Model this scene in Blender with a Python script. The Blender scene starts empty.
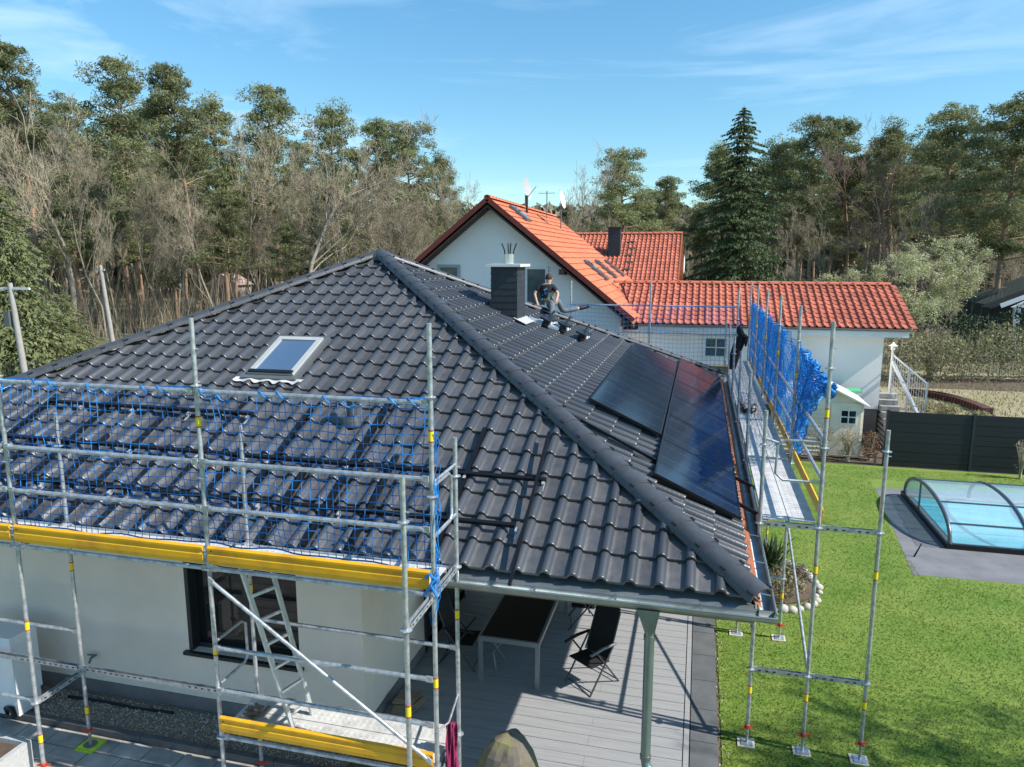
import bpy, bmesh, math, random
from mathutils import Vector, Matrix
C = bpy.context.scene.collection
R = math.radians
rnd = random.Random(7)
# ------------------------------------------------------------------ camera, sky, sun, exposure
H = 6.4
PITCH, YAW, FPX = R(9.7), R(14.3), 735.0
cam = bpy.data.cameras.new("camera"); camo = bpy.data.objects.new("camera", cam); C.objects.link(camo)
camo.location = (0, 0, H); camo.rotation_euler = (R(90) - PITCH, 0, YAW)
cam.sensor_fit = 'HORIZONTAL'; cam.sensor_width = 36; cam.lens = FPX / 1024 * 36
cam.clip_start = 0.1; cam.clip_end = 3000
bpy.context.scene.camera = camo
SUN_EL, SUN_DX, SUN_DY = R(42), 0.994, -0.11
w = bpy.data.worlds.new("World"); bpy.context.scene.world = w; w.use_nodes = True
nt = w.node_tree; nt.nodes.clear()
out = nt.nodes.new('ShaderNodeOutputWorld'); bg = nt.nodes.new('ShaderNodeBackground')
sky = nt.nodes.new('ShaderNodeTexSky'); sky.sky_type = 'NISHITA'; sky.sun_disc = False
sky.sun_elevation = SUN_EL; sky.sun_rotation = math.atan2(SUN_DX, SUN_DY)
sky.air_density = 1.0; sky.dust_density = 0.1; sky.ozone_density = 1.3; sky.altitude = 50
bg.inputs[1].default_value = 0.15
tc = nt.nodes.new('ShaderNodeTexCoord')
mp = nt.nodes.new('ShaderNodeMapping'); mp.inputs['Rotation'].default_value = (0.0, 0.25, 0.5); mp.inputs['Scale'].default_value = (0.9, 3.2, 9.0)
n1 = nt.nodes.new('ShaderNodeTexNoise'); n1.inputs['Scale'].default_value = 1.7; n1.inputs['Detail'].default_value = 9; n1.inputs['Roughness'].default_value = .58; n1.inputs['Distortion'].default_value = .6
cr = nt.nodes.new('ShaderNodeMapRange'); cr.inputs[1].default_value = .48; cr.inputs[2].default_value = .90; cr.inputs[3].default_value = 0; cr.inputs[4].default_value = .55
mx = nt.nodes.new('ShaderNodeMix'); mx.data_type = 'RGBA'; mx.inputs[7].default_value = (4.6, 5.6, 6.6, 1)
hs = nt.nodes.new('ShaderNodeHueSaturation'); hs.inputs['Saturation'].default_value = 1.25; hs.inputs['Value'].default_value = 1.0
L = nt.links.new
L(tc.outputs['Generated'], mp.inputs[0]); L(mp.outputs[0], n1.inputs['Vector']); L(n1.outputs['Fac'], cr.inputs[0])
L(sky.outputs[0], hs.inputs['Color']); sx_ = nt.nodes.new('ShaderNodeSeparateXYZ'); L(tc.outputs['Generated'], sx_.inputs[0])
er = nt.nodes.new('ShaderNodeMapRange'); er.inputs[1].default_value = .0; er.inputs[2].default_value = .42; L(sx_.outputs[2], er.inputs[0])
em = nt.nodes.new('ShaderNodeMix'); em.data_type = 'RGBA'; em.inputs[6].default_value = (.48, .60, .62, 1); em.inputs[7].default_value = (.80, .93, .84, 1); L(er.outputs[0], em.inputs[0])
ml = nt.nodes.new('ShaderNodeMix'); ml.data_type = 'RGBA'; ml.blend_type = 'MULTIPLY'; ml.inputs[0].default_value = 1; L(hs.outputs[0], ml.inputs[6]); L(em.outputs[2], ml.inputs[7])
L(cr.outputs[0], mx.inputs[0]); L(ml.outputs[2], mx.inputs[6]); L(mx.outputs[2], bg.inputs[0]); L(bg.outputs[0], out.inputs[0])
sl = bpy.data.lights.new("sun", 'SUN'); sl.energy = 4.2; sl.angle = R(0.53); sl.color = (1, .955, .88)
so = bpy.data.objects.new("sun", sl); C.objects.link(so); so.location = (30, 0, 40)
sd = Vector((SUN_DX * math.cos(SUN_EL), SUN_DY * math.cos(SUN_EL), math.sin(SUN_EL))).normalized()
so.rotation_euler = sd.to_track_quat('Z', 'Y').to_euler()
vs = bpy.context.scene.view_settings
vs.view_transform = 'Standard'; vs.look = 'None'; vs.exposure = 0.72; vs.gamma = 1; vs.use_curve_mapping = False
bpy.context.scene.cycles.max_bounces = 6; bpy.context.scene.cycles.transparent_max_bounces = 12
bpy.context.scene.cycles.sample_clamp_indirect = 4

# ------------------------------------------------------------------ materials
MATS = {}
def mat(name, col, rough=.6, metal=0, var=.0, vscale=5, col2=None, bump=0, bscale=40, spec=.5, coat=0, stretch=None, trans=0, detail=4, lo=.35, hi=.65, alpha=None, rndobj=0):
    if name in MATS: return MATS[name]
    m = bpy.data.materials.new(name); m.use_nodes = True; MATS[name] = m
    t = m.node_tree; p = t.nodes['Principled BSDF']; l = t.links.new
    p.inputs['Base Color'].default_value = (*col, 1); p.inputs['Roughness'].default_value = rough; p.inputs['Metallic'].default_value = metal
    p.inputs['Specular IOR Level'].default_value = spec; p.inputs['Coat Weight'].default_value = coat
    co = t.nodes.new('ShaderNodeTexCoord'); vec = co.outputs['Object']
    if stretch:
        mm = t.nodes.new('ShaderNodeMapping'); mm.inputs['Scale'].default_value = stretch; l(vec, mm.inputs[0]); vec = mm.outputs[0]
    cs = None
    if col2 or var:
        if not col2: col2 = tuple(max(0, c * (1 - var)) for c in col)
        n = t.nodes.new('ShaderNodeTexNoise'); n.inputs['Scale'].default_value = vscale; n.inputs['Detail'].default_value = detail; n.inputs['Roughness'].default_value = .6; l(vec, n.inputs['Vector'])
        r_ = t.nodes.new('ShaderNodeMapRange'); r_.inputs[1].default_value = lo; r_.inputs[2].default_value = hi; l(n.outputs['Fac'], r_.inputs[0])
        x = t.nodes.new('ShaderNodeMix'); x.data_type = 'RGBA'; x.inputs[6].default_value = (*col, 1); x.inputs[7].default_value = (*col2, 1)
        l(r_.outputs[0], x.inputs[0]); cs = x.outputs[2]
        if rndobj:
            oi = t.nodes.new('ShaderNodeObjectInfo'); h = t.nodes.new('ShaderNodeHueSaturation'); mr = t.nodes.new('ShaderNodeMapRange')
            mr.inputs[3].default_value = 1 - rndobj; mr.inputs[4].default_value = 1 + rndobj; l(oi.outputs['Random'], mr.inputs[0]); l(mr.outputs[0], h.inputs['Value']); l(cs, h.inputs['Color']); cs = h.outputs[0]
        l(cs, p.inputs['Base Color'])
    if bump:
        n2 = t.nodes.new('ShaderNodeTexNoise'); n2.inputs['Scale'].default_value = bscale; n2.inputs['Detail'].default_value = 5; l(vec, n2.inputs['Vector'])
        b = t.nodes.new('ShaderNodeBump'); b.inputs['Strength'].default_value = bump; b.inputs['Distance'].default_value = .02; l(n2.outputs['Fac'], b.inputs['Height']); l(b.outputs[0], p.inputs['Normal'])
    if trans:
        tr = t.nodes.new('ShaderNodeBsdfTranslucent'); tr.inputs[0].default_value = (*[min(1, c * 1.3) for c in col], 1)
        if cs: l(cs, tr.inputs[0])
        ms = t.nodes.new('ShaderNodeMixShader'); ms.inputs[0].default_value = trans
        l(p.outputs[0], ms.inputs[1]); l(tr.outputs[0], ms.inputs[2]); l(ms.outputs[0], t.nodes['Material Output'].inputs[0])
    if alpha is not None:
        ts = t.nodes.new('ShaderNodeBsdfTransparent'); ts.inputs[0].default_value = (*alpha[1], 1)
        ms = t.nodes.new('ShaderNodeMixShader'); ms.inputs[0].default_value = alpha[0]
        l(ts.outputs[0], ms.inputs[2]); l(p.outputs[0], ms.inputs[1]); l(ms.outputs[0], t.nodes['Material Output'].inputs[0])
    return m

def tile_mat(name, base, dust, rough, tvar, dustamt):
    m = bpy.data.materials.new(name); m.use_nodes = True; t = m.node_tree; p = t.nodes['Principled BSDF']; l = t.links.new; p.inputs['Specular IOR Level'].default_value = .72 if rough < .45 else .35
    uv = t.nodes.new('ShaderNodeUVMap')
    fl = t.nodes.new('ShaderNodeVectorMath'); fl.operation = 'FLOOR'; l(uv.outputs[0], fl.inputs[0])
    wn = t.nodes.new('ShaderNodeTexWhiteNoise'); wn.noise_dimensions = '2D'; l(fl.outputs[0], wn.inputs['Vector'])
    fr = t.nodes.new('ShaderNodeVectorMath'); fr.operation = 'FRACTION'; l(uv.outputs[0], fr.inputs[0])
    sx = t.nodes.new('ShaderNodeSeparateXYZ'); l(fr.outputs[0], sx.inputs[0])
    pan = t.nodes.new('ShaderNodeMapRange'); pan.inputs[1].default_value = .36; pan.inputs[2].default_value = .44; pan.interpolation_type = 'SMOOTHSTEP'; l(sx.outputs[0], pan.inputs[0])
    n = t.nodes.new('ShaderNodeTexNoise'); n.inputs['Scale'].default_value = 1.3; n.inputs['Detail'].default_value = 8; n.inputs['Roughness'].default_value = .7; l(uv.outputs[0], n.inputs['Vector'])
    r1 = t.nodes.new('ShaderNodeMapRange'); r1.inputs[1].default_value = .32; r1.inputs[2].default_value = .72; l(n.outputs['Fac'], r1.inputs[0])
    a = t.nodes.new('ShaderNodeMath'); a.operation = 'MULTIPLY'; l(pan.outputs[0], a.inputs[0]); l(r1.outputs[0], a.inputs[1])
    a2 = t.nodes.new('ShaderNodeMath'); a2.operation = 'MULTIPLY'; a2.inputs[1].default_value = dustamt; l(a.outputs[0], a2.inputs[0])
    x = t.nodes.new('ShaderNodeMix'); x.data_type = 'RGBA'; x.inputs[6].default_value = (*base, 1); x.inputs[7].default_value = (*dust, 1); l(a2.outputs[0], x.inputs[0])
    v = t.nodes.new('ShaderNodeMapRange'); v.inputs[3].default_value = 1 - tvar; v.inputs[4].default_value = 1 + tvar; l(wn.outputs['Value'], v.inputs[0])
    h = t.nodes.new('ShaderNodeHueSaturation'); l(v.outputs[0], h.inputs['Value']); l(x.outputs[2], h.inputs['Color']); l(h.outputs[0], p.inputs['Base Color'])
    rr = t.nodes.new('ShaderNodeMapRange'); rr.inputs[3].default_value = rough; rr.inputs[4].default_value = min(1, rough + .3); l(a.outputs[0], rr.inputs[0]); l(rr.outputs[0], p.inputs['Roughness'])
    n2 = t.nodes.new('ShaderNodeTexNoise'); n2.inputs['Scale'].default_value = 14; n2.inputs['Detail'].default_value = 6; l(uv.outputs[0], n2.inputs['Vector'])
    b = t.nodes.new('ShaderNodeBump'); b.inputs['Strength'].default_value = .25; b.inputs['Distance'].default_value = .01; l(n2.outputs['Fac'], b.inputs['Height']); l(b.outputs[0], p.inputs['Normal'])
    return m
M_TILE = tile_mat('anthracite_tile', (.050, .054, .062), (.115, .105, .098), .34, .18, .8)
M_RED = tile_mat('orange_tile', (.56, .17, .08), (.42, .14, .075), .65, .14, .7)
M_RED2 = tile_mat('red_tile', (.46, .135, .078), (.30, .10, .07), .6, .22, .8)
CAP = mat('cap_tile', (.062, .066, .074), .42, spec=.6, var=.3, vscale=6, bump=.15, bscale=60)
GALV = mat('galvanised', (.50, .53, .55), .42, .65, col2=(.36, .39, .42), vscale=9, bump=.05, lo=.4, hi=.6)
ZINC = mat('zinc_sheet', (.36, .40, .41), .38, .75, col2=(.24, .27, .28), vscale=3, bump=.05)
ALU = mat('aluminium', (.66, .68, .69), .4, .6, var=.15, vscale=6)
DECK = mat('steel_deck', (.66,.65,.63), .55, .1, col2=(.47,.46,.44), vscale=5, bump=.5, bscale=130, lo=.42, hi=.7)
YEL = mat('yellow_board', (.80, .40, .01), .42, col2=(.50, .22, .02), vscale=2.6, detail=12, lo=.48, hi=.78)
STK = mat('yellow_sticker', (.80, .62, .02), .5)
REDP = mat('red_paint', (.55, .06, .03), .5, var=.4, vscale=20)
WALL = mat('white_render', (.87, .735, .635), .9, var=.14, vscale=.7, detail=9, bump=.12, bscale=160)
WALLN = mat('bright_white_render', (.94, .88, .83), .9, var=.05, vscale=.6, bump=.1, bscale=80)
PLINTH = mat('grey_plinth', (.20, .18, .18), .9, var=.2, vscale=3, bump=.2)
DARK = mat('anthracite_frame', (.022, .025, .028), .45, var=.2)
BLACK = mat('black_metal', (.012, .013, .015), .4, .3)
FABR = mat('black_mesh_fabric', (.012, .012, .014), .85, var=.3, vscale=60)
GREYM = mat('grey_metal', (.16, .17, .18), .45, .4)
ORANGE = mat('orange_primer', (.36, .115, .05), .8, col2=(.22, .07, .035), vscale=7, detail=8)
NETB = mat('blue_net', (.010, .19, .55), .6, var=.35, vscale=8)
NETB2 = mat('bright_blue_net', (.012, .26, .74), .55, var=.4, vscale=5)
WOOD = mat('weathered_wood', (.30, .21, .13), .85, col2=(.17, .12, .08), vscale=9, stretch=(1, 6, 6), bump=.3)
WHITE = mat('white_plastic', (.80, .80, .80), .5, var=.06, vscale=3)
GLASSW = mat('window_glass', (.010, .013, .014), .03, 0, spec=.38)
SKYGL = mat('roof_window_glass', (.17,.26,.38), .06, .55, spec=1.0, coat=.6)

# ------------------------------------------------------------------ mesh builder
class MB:
    def __init__(s): s.v = []; s.f = []; s.m = []; s.s = []; s.uv = None
    def add(s, vs_, fs_, mi=0, sm=False):
        o = len(s.v); s.v.extend(tuple(v) for v in vs_)
        for f in fs_: s.f.append(tuple(i + o for i in f)); s.m.append(mi); s.s.append(sm)
    def box(s, x0, x1, y0, y1, z0, z1, mi=0):
        s.add([(x0,y0,z0),(x1,y0,z0),(x1,y1,z0),(x0,y1,z0),(x0,y0,z1),(x1,y0,z1),(x1,y1,z1),(x0,y1,z1)],
              [(0,3,2,1),(4,5,6,7),(0,1,5,4),(1,2,6,5),(2,3,7,6),(3,0,4,7)], mi)
    def obox(s, c, a, b, d, mi=0):
        c, a, b, d = map(Vector, (c, a, b, d)); vs_ = []
        for k in (-1, 1):
            for (i, j) in ((-1,-1),(1,-1),(1,1),(-1,1)): vs_.append(c + a*i + b*j + d*k)
        s.add(vs_, [(0,3,2,1),(4,5,6,7),(0,1,5,4),(1,2,6,5),(2,3,7,6),(3,0,4,7)], mi)
    def bar(s, p0, p1, w_, h_, up=(0,0,1), mi=0):
        p0, p1 = Vector(p0), Vector(p1); d = (p1 - p0)
        sd_ = d.cross(Vector(up)).normalized(); u = sd_.cross(d).normalized()
        s.obox((p0+p1)/2, d/2, sd_*w_/2, u*h_/2, mi)
    def tube(s, pts, r, seg=10, mi=0, cap=True, sm=True):
        pts = [Vector(p) for p in pts]; n = len(pts); rs = r if isinstance(r, (list, tuple)) else [r]*n
        vs_ = []; ref = None
        for i, p in enumerate(pts):
            d = (pts[min(i+1, n-1)] - pts[max(i-1, 0)]).normalized()
            if ref is None: ref = Vector((0,0,1)) if abs(d.z) < .9 else Vector((1,0,0))
            a = d.cross(ref).normalized(); b = a.cross(d).normalized(); ref = b
            for k in range(seg):
                t = 2*math.pi*k/seg; vs_.append(p + (a*math.cos(t) + b*math.sin(t))*rs[i])
        fs_ = [(i*seg+k, i*seg+(k+1) % seg, (i+1)*seg+(k+1) % seg, (i+1)*seg+k) for i in range(n-1) for k in range(seg)]
        s.add(vs_, fs_, mi, sm)
        if cap: s.add(vs_[:seg], [tuple(range(seg))], mi); s.add(vs_[-seg:], [tuple(range(seg-1, -1, -1))], mi)
    def lathe(s, c, prof, seg=16, mi=0, sm=False):
        c = Vector(c); vs_ = [c + Vector((r*math.cos(2*math.pi*k/seg), r*math.sin(2*math.pi*k/seg), z)) for r, z in prof for k in range(seg)]
        fs_ = [(i*seg+k, i*seg+(k+1) % seg, (i+1)*seg+(k+1) % seg, (i+1)*seg+k) for i in range(len(prof)-1) for k in range(seg)]
        s.add(vs_, fs_, mi, sm); s.add(vs_[-seg:], [tuple(range(seg))], mi); s.add(vs_[:seg], [tuple(range(seg-1,-1,-1))], mi)
    def prism(s, poly, vec, mi=0):
        poly = [Vector(p) for p in poly]; n = len(poly); vec = Vector(vec)
        s.add(poly + [p + vec for p in poly], [tuple(range(n-1,-1,-1)), tuple(range(n, 2*n))] + [(i, (i+1) % n, (i+1) % n + n, i+n) for i in range(n)], mi)
    def build(s, name, mats, parent=None, fix=True):
        me = bpy.data.meshes.new(name)
        off = Vector((0,0,0)); q = parent
        while q: off += q.location; q = q.parent
        me.from_pydata([tuple(Vector(v) - off) for v in s.v], [], s.f)
        for m_ in (mats if isinstance(mats, (list, tuple)) else [mats]): me.materials.append(m_)
        me.polygons.foreach_set('material_index', s.m); me.polygons.foreach_set('use_smooth', s.s)
        if s.uv:
            ul = me.uv_layers.new(name='UVMap'); flat = []
            for lp in me.loops: flat.extend(s.uv[lp.vertex_index])
            ul.data.foreach_set('uv', flat)
        me.update()
        if fix:
            b = bmesh.new(); b.from_mesh(me); bmesh.ops.recalc_face_normals(b, faces=b.faces); b.to_mesh(me); b.free()
        o = bpy.data.objects.new(name, me); C.objects.link(o)
        if parent: o.parent = parent
        return o

def tag(o, label, cat, group=None, kind=None):
    if label: o['label'] = label
    if cat: o['category'] = cat
    if group: o['group'] = group
    if kind: o['kind'] = kind
    return o
def thing(name, label, cat, loc=(0,0,0), group=None):
    o = bpy.data.objects.new(name, None); C.objects.link(o); o.location = loc; o.empty_display_size = .2
    return tag(o, label, cat, group)
def one(mb, name, mats, label, cat, group=None, loc=None):
    if loc is None:
        xs = [v[0] for v in mb.v]; ys = [v[1] for v in mb.v]; zs = [v[2] for v in mb.v]
        loc = ((min(xs)+max(xs))/2, (min(ys)+max(ys))/2, min(zs))
    L_ = Vector(loc); mb.v = [tuple(Vector(v) - L_) for v in mb.v]
    o = mb.build(name, mats); o.location = loc
    return tag(o, label, cat, group)
def struct(mb, name, mats):
    o = mb.build(name, mats, fix=False); o['kind'] = 'structure'; return o
def sheet(x0, x1, y0, y1, z):
    b = MB(); b.add([(x0,y0,z),(x1,y0,z),(x1,y1,z),(x0,y1,z)], [(0,1,2,3)]); return b
def at(px, dep, py=None):     # ground position of something whose top is seen at (px, py), at depth dep
    f = Vector((-math.sin(YAW), math.cos(YAW), 0)); r = Vector((math.cos(YAW), math.sin(YAW), 0))
    c_ = dep if py is None else dep*math.cos(PITCH) - (hgt(py, dep)-H)*math.sin(PITCH)
    return f*dep + r*(px-512)/FPX*c_
def hgt(py, dep): return H + dep*math.tan(math.atan((383.5-py)/FPX) - PITCH)
def zp(px, py, z=0.):     # ground-plane point behind a pixel
    f = Vector((-math.sin(YAW)*math.cos(PITCH), math.cos(YAW)*math.cos(PITCH), -math.sin(PITCH))); r = Vector((math.cos(YAW), math.sin(YAW), 0)); d = f + r*(px-512)/FPX - r.cross(f)*(py-383.5)/FPX
    return d*((z-H)/d.z) + Vector((0,0,H))

# ------------------------------------------------------------------ ground
GR = mat('forest_ground', (.17, .135, .085), .95, col2=(.09, .10, .045), vscale=.12, detail=10, bump=.5, bscale=3)
b = MB(); b.add([(-900,-300,0),(900,-300,0),(900,1500,0),(-900,1500,0)], [(0,1,2,3)]); struct(b, 'ground', GR)
LAWN = mat('lawn_green', (.09, .18, .012), .9, col2=(.20, .26, .045), vscale=.9, detail=12, bump=.2, bscale=90, lo=.3, hi=.72)
struct(sheet(.52, 14, 3.5, 24.25, .012), 'lawn', LAWN)
FIELD = mat('dry_field', (.33, .27, .16), .95, col2=(.24, .215, .10), vscale=.5, detail=10, bump=.5, bscale=8)
b = MB(); b.add([(7.6,28.5,.01),(9,26,.01),(60,26,.01),(60,46,.01),(9.5,46,.01)], [(0,1,2,3,4)]); struct(b, 'field', FIELD)
SOIL = mat('bare_soil', (.13, .085, .055), .95, col2=(.07, .05, .035), vscale=2, bump=1, bscale=10)
struct(sheet(9, 40, 40, 44, .02), 'soil_strip', SOIL)
struct(sheet(.8, 10, 24.25, 28, .016), 'garden_bed', SOIL)
struct(sheet(-60, 60, -60, 1.5, .012), 'front_lawn', mat('far_lawn', (.07,.15,.02), .9, var=.4, vscale=.4))

# grass blades on the lawn (stuff)
gb = MB(); rg = random.Random(3)
vs_, fs_ = [], []
for i in range(150000):
    t = rg.random()**1.6
    y = 6 + t*18; x = .5 + rg.random()*min(11, .2 + (y*.42))
    if 4.6 < x and 15.7 < y < 22.7 and x > 4.4 + (y-15.7)*.09: continue
    a = rg.random()*6.283; h_ = rg.uniform(.01, .03); wd = rg.uniform(.003, .0065)*(1 + y/16)
    dx, dy = math.cos(a)*wd, math.sin(a)*wd; lx, ly = rg.uniform(-.03, .03), rg.uniform(-.03, .03)
    k = len(vs_); vs_ += [(x-dx, y-dy, .008), (x+dx, y+dy, .008), (x+lx, y+ly, .012+h_)]; fs_.append((k, k+1, k+2))
gb.add(vs_, fs_)
GRASS = mat('grass_blades', (.105, .205, .014), .8, col2=(.215, .28, .045), vscale=.9, detail=12, trans=.35, lo=.25, hi=.75)
for nd_ in list(GRASS.node_tree.nodes):      # blades shade like the sward, not like single facets
    if nd_.type in ('BSDF_PRINCIPLED', 'BSDF_TRANSLUCENT'):
        cz = GRASS.node_tree.nodes.new('ShaderNodeCombineXYZ'); cz.inputs[2].default_value = 1; GRASS.node_tree.links.new(cz.outputs[0], nd_.inputs['Normal'])

tag(gb.build('lawn_grass', GRASS, fix=False), 'short bright green grass covering the garden lawn', 'grass', kind='stuff')

# paving left
PAV = mat('concrete_paver', (.46, .435, .40), .9, col2=(.20, .19, .18), vscale=1.8, detail=12, bump=.2, bscale=60)
pb = MB(); pb.box(-16, -2.6, 2, 7.35, -.02, .012, 1)
for j in range(18):
    for i in range(26):
        x0 = -15.5 + i*.5 + (j % 2)*.25; y0 = 1.95 + j*.3
        pb.box(x0+.006, x0+.490, y0+.006, y0+.290, .0, .022+rnd.uniform(0,.003))
struct(pb, 'paving', [PAV, mat('joint_sand', (.05, .047, .04), .95)])
GRAV = mat('gravel_bed', (.34, .27, .19), .95, col2=(.10, .09, .08), vscale=45, detail=3, bump=1, bscale=50, lo=.42, hi=.58)
struct(sheet(-14, -4.1, 7.47, 8.2, .02), 'gravel_strip', GRAV)
gs = MB(); rg = random.Random(5)
for i in range(3500):
    x = rg.uniform(-10.2, -4.2); y = rg.uniform(7.49, 8.12); r_ = rg.uniform(.008, .022); z = .02
    gs.add([(x+r_,y,z),(x,y+r_,z),(x-r_,y,z),(x,y-r_,z),(x+rg.uniform(-.005,.005),y,z+r_)], [(0,1,4),(1,2,4),(2,3,4),(3,0,4)], rg.randrange(3))
tag(gs.build('gravel', [mat('pebble_tan', (.36,.29,.20), .9), mat('pebble_grey', (.22,.21,.20), .9), mat('pebble_pale', (.45,.42,.37), .9)], fix=False), 'mixed brown pebbles in the strip along the white house wall', 'gravel', kind='stuff')
kb = MB()
for i in range(10): kb.box(-14+i*1.0, -13.01+i*1.0, 7.37, 7.46, 0, .10)
struct(kb, 'kerb', mat('dark_kerb', (.10,.105,.11), .8, var=.3))

# terrace
TD = mat('grey_deck_board', (.335, .335, .34), .75, col2=(.275, .275, .28), vscale=2.5, stretch=(.6, 9, 9), detail=8, bump=.3, bscale=40)
tb = MB(); y = 7.9; k = 0
while y < 16.2:
    xs = [-4.1, -2.3, .02] if k % 2 else [-4.1, -1.2, .02]
    for a_, c_ in zip(xs[:-1], xs[1:]): tb.box(a_, c_-.003, y, y+.202, .02, .05 + rnd.uniform(0, .0015))
    y += .211; k += 1
tb.box(.03, .10, 7.9, 16.2, .02, .052)
tb.box(-4.1, .1, 7.86, 7.895, -.02, .05)
struct(tb, 'terrace_deck', TD)
struct(sheet(-4.1, .09, 7.9, 16.2, .014), 'terrace_base', mat('gap_black', (.01,.01,.01), .9))
sp = MB()
for i in range(14): sp.box(.115, .47, 6.2+i*.75, 6.94+i*.75, 0, .045)
struct(sp, 'border_path', mat('slate_slab', (.13, .135, .14), .8, col2=(.09,.095,.10), vscale=2, detail=8, bump=.2))
eb = MB(); rg = random.Random(8)
for i in range(160):
    x = rg.uniform(.47, .60); y = rg.uniform(7, 17); r_ = rg.uniform(.015, .04)
    eb.add([(x+r_,y,0),(x,y+r_,0),(x-r_,y,0),(x,y-r_,0),(x,y,r_*.9)], [(0,1,4),(1,2,4),(2,3,4),(3,0,4)])
tag(eb.build('edge_gravel', mat('edge_pebble', (.30,.25,.18), .9), fix=False), 'loose sandy pebbles between dark path and lawn', 'gravel', kind='stuff')

# ------------------------------------------------------------------ roof tiles
PROF = [(0, .006), (.007, .032), (.024, .055), (.05, .064), (.075, .059), (.098, .040), (.112, .014), (.122, .003), (.16, .0), (.28, .0), (.2999, .003)]
def tiles(O, U, V, N, u0, u1, ncourse, th=.39, tw=.30, prof=PROF, lift=.034, urange=None):
    O, U, V, N = map(Vector, (O, U, V, N)); mb = MB(); mb.uv = []
    for j in range(ncourse):
        a, c = (urange(j*th) if urange else (u0, u1))
        i0 = math.floor(a/tw); i1 = math.ceil(c/tw)
        cols = [(i*tw + pu*tw/.3, ph, i) for i in range(i0, i1) for pu, ph in prof]
        n = len(cols); base = len(mb.v); vs_ = []
        for row in range(4):
            for u, ph, i in cols:
                jit = (math.sin(i*12.9898 + j*78.233)*43758.5453) % 1 * .004
                v_ = [j*th, j*th, j*th + .02, j*th + th + .03][row]
                h_ = [ph + lift + jit - .03, ph + lift + jit, ph + lift + jit + .001, ph*.96 + .0][row]
                vs_.append(O + U*u + V*v_ + N*h_); mb.uv.append((i + (u - i*tw)/tw*.999, j + [.001, .01, .06, .999][row]))
        fs_, sm = [], []
        for row in range(3):
            f = [(row*n+k, row*n+k+1, (row+1)*n+k+1, (row+1)*n+k) for k in range(n-1)]
            mb.add([], [], 0)
            o = base
            for q in f: mb.f.append(tuple(i + o for i in q)); mb.m.append(0); mb.s.append(row > 0)
        mb.v.extend(tuple(v) for v in vs_)
    return mb
def clip(o, planes):
    me = o.data; b_ = bmesh.new(); b_.from_mesh(me)
    for co, no in planes:
        bmesh.ops.bisect_plane(b_, geom=b_.verts[:]+b_.edges[:]+b_.faces[:], plane_co=Vector(co), plane_no=Vector(no), clear_outer=True)
    b_.to_mesh(me); b_.free()
def caps(mb, p0, p1, r, step=.38, nrm=(0,0,1), flip=1):
    p0, p1 = Vector(p0), Vector(p1); d = (p1-p0); Ln = d.length; d.normalize(); sd_ = d.cross(Vector(nrm)).normalized(); up = sd_.cross(d).normalized()
    n = max(1, int(Ln/step)); st = Ln/n
    for i in range(n):
        a = p0 + d*st*i - d*.03; c_ = p0 + d*st*(i+1) + d*.03; vs_ = []; sg = 12
        for (p, rr, l_) in ((a, r*1.03, .006), (c_, r*.97, 0)):
            for k in range(sg+1):
                t = math.pi*k/sg; vs_.append(p + sd_*math.cos(t)*rr + up*(math.sin(t)*rr*.85 + l_))
        fs_ = [(k, k+1, sg+2+k, sg+1+k) for k in range(sg)]; mb.add(vs_, fs_, 0, True)
        mb.add([p0 + d*st*i - d*.03 + sd_*math.cos(math.pi*k/sg)*q + up*(math.sin(math.pi*k/sg)*q*.85+.006) for q in (r*1.03, r*.9) for k in range(sg+1)], [(k, k+1, sg+2+k, sg+1+k) for k in range(sg)], 0)
        for t in (R(35), R(145)):
            q = a + d*.05 + sd_*math.cos(t)*r*1.08 + up*(math.sin(t)*r*.93 + .012)
            mb.obox(q, d*.03, sd_*.012, up*.008, 1)

# ------------------------------------------------------------------ the bungalow
T = .466; TH = math.atan(T); cT, sT = math.cos(TH), math.sin(TH)
XE, YE, ZE, AX, AY = .8, 7.1, 3.0, 7.32, 7.32
APEX = Vector((XE-AX, YE+AY, ZE + AX*T)); XW = XE-2*AX; YB = YE+2*AY
def fz(y): return ZE + T*(y-YE)          # front slope
def rz(x): return ZE + T*(XE-x)          # right slope
house = thing('bungalow', 'white rendered bungalow with dark grey tiled pyramid roof, in the foreground', 'house', (-6.5, 14.4, 0))
ncr = int(AX/cT/.39)
start = .115; startR = .20
def ur(v):
    d = v*cT; return (d-.3, 2*AX-d+.3)
mb = tiles((XW, YE+start, ZE+start*T), (1,0,0), (0,cT,sT), (0,-sT,cT), 0, 0, ncr+1, urange=ur)
fr = mb.build('roof_slope', M_TILE, house, fix=False); fr.name = 'roof'
HL = house.location
hp = .03
clip(fr, [(Vector((XE,YE,0))-HL, (1,1,0)), (Vector((XW,YE,0))-HL, (-1,1,0))])
mb = tiles((XE-startR, YE, ZE+startR*T), (0,1,0), (-cT,0,sT), (sT,0,cT), 0, 0, ncr+1, urange=ur)
rs_ = mb.build('roof_slope', M_TILE, house, fix=False)
clip(rs_, [(Vector((XE,YE,0))-HL, (-1,-1,0)), (Vector((XE,YB,0))-HL, (-1,1,0))])
fr.name = 'roof_slope'
mb = MB()
mb.add([(XW+.36,YE+.36,ZE+.36*T-.035),(XE-.36,YE+.36,ZE+.36*T-.035),APEX-Vector((0,0,.035)),(XE-.36,YB-.36,ZE+.36*T-.035),(XW+.36,YB-.36,ZE+.36*T-.035)], [(0,1,2),(1,3,2),(3,4,2),(4,0,2)])
mb.build('roof_underlay', mat('underlay', (.05,.05,.055), .9), house)
mb = MB()     # the two slopes turned away from the street, and the soffit
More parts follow.
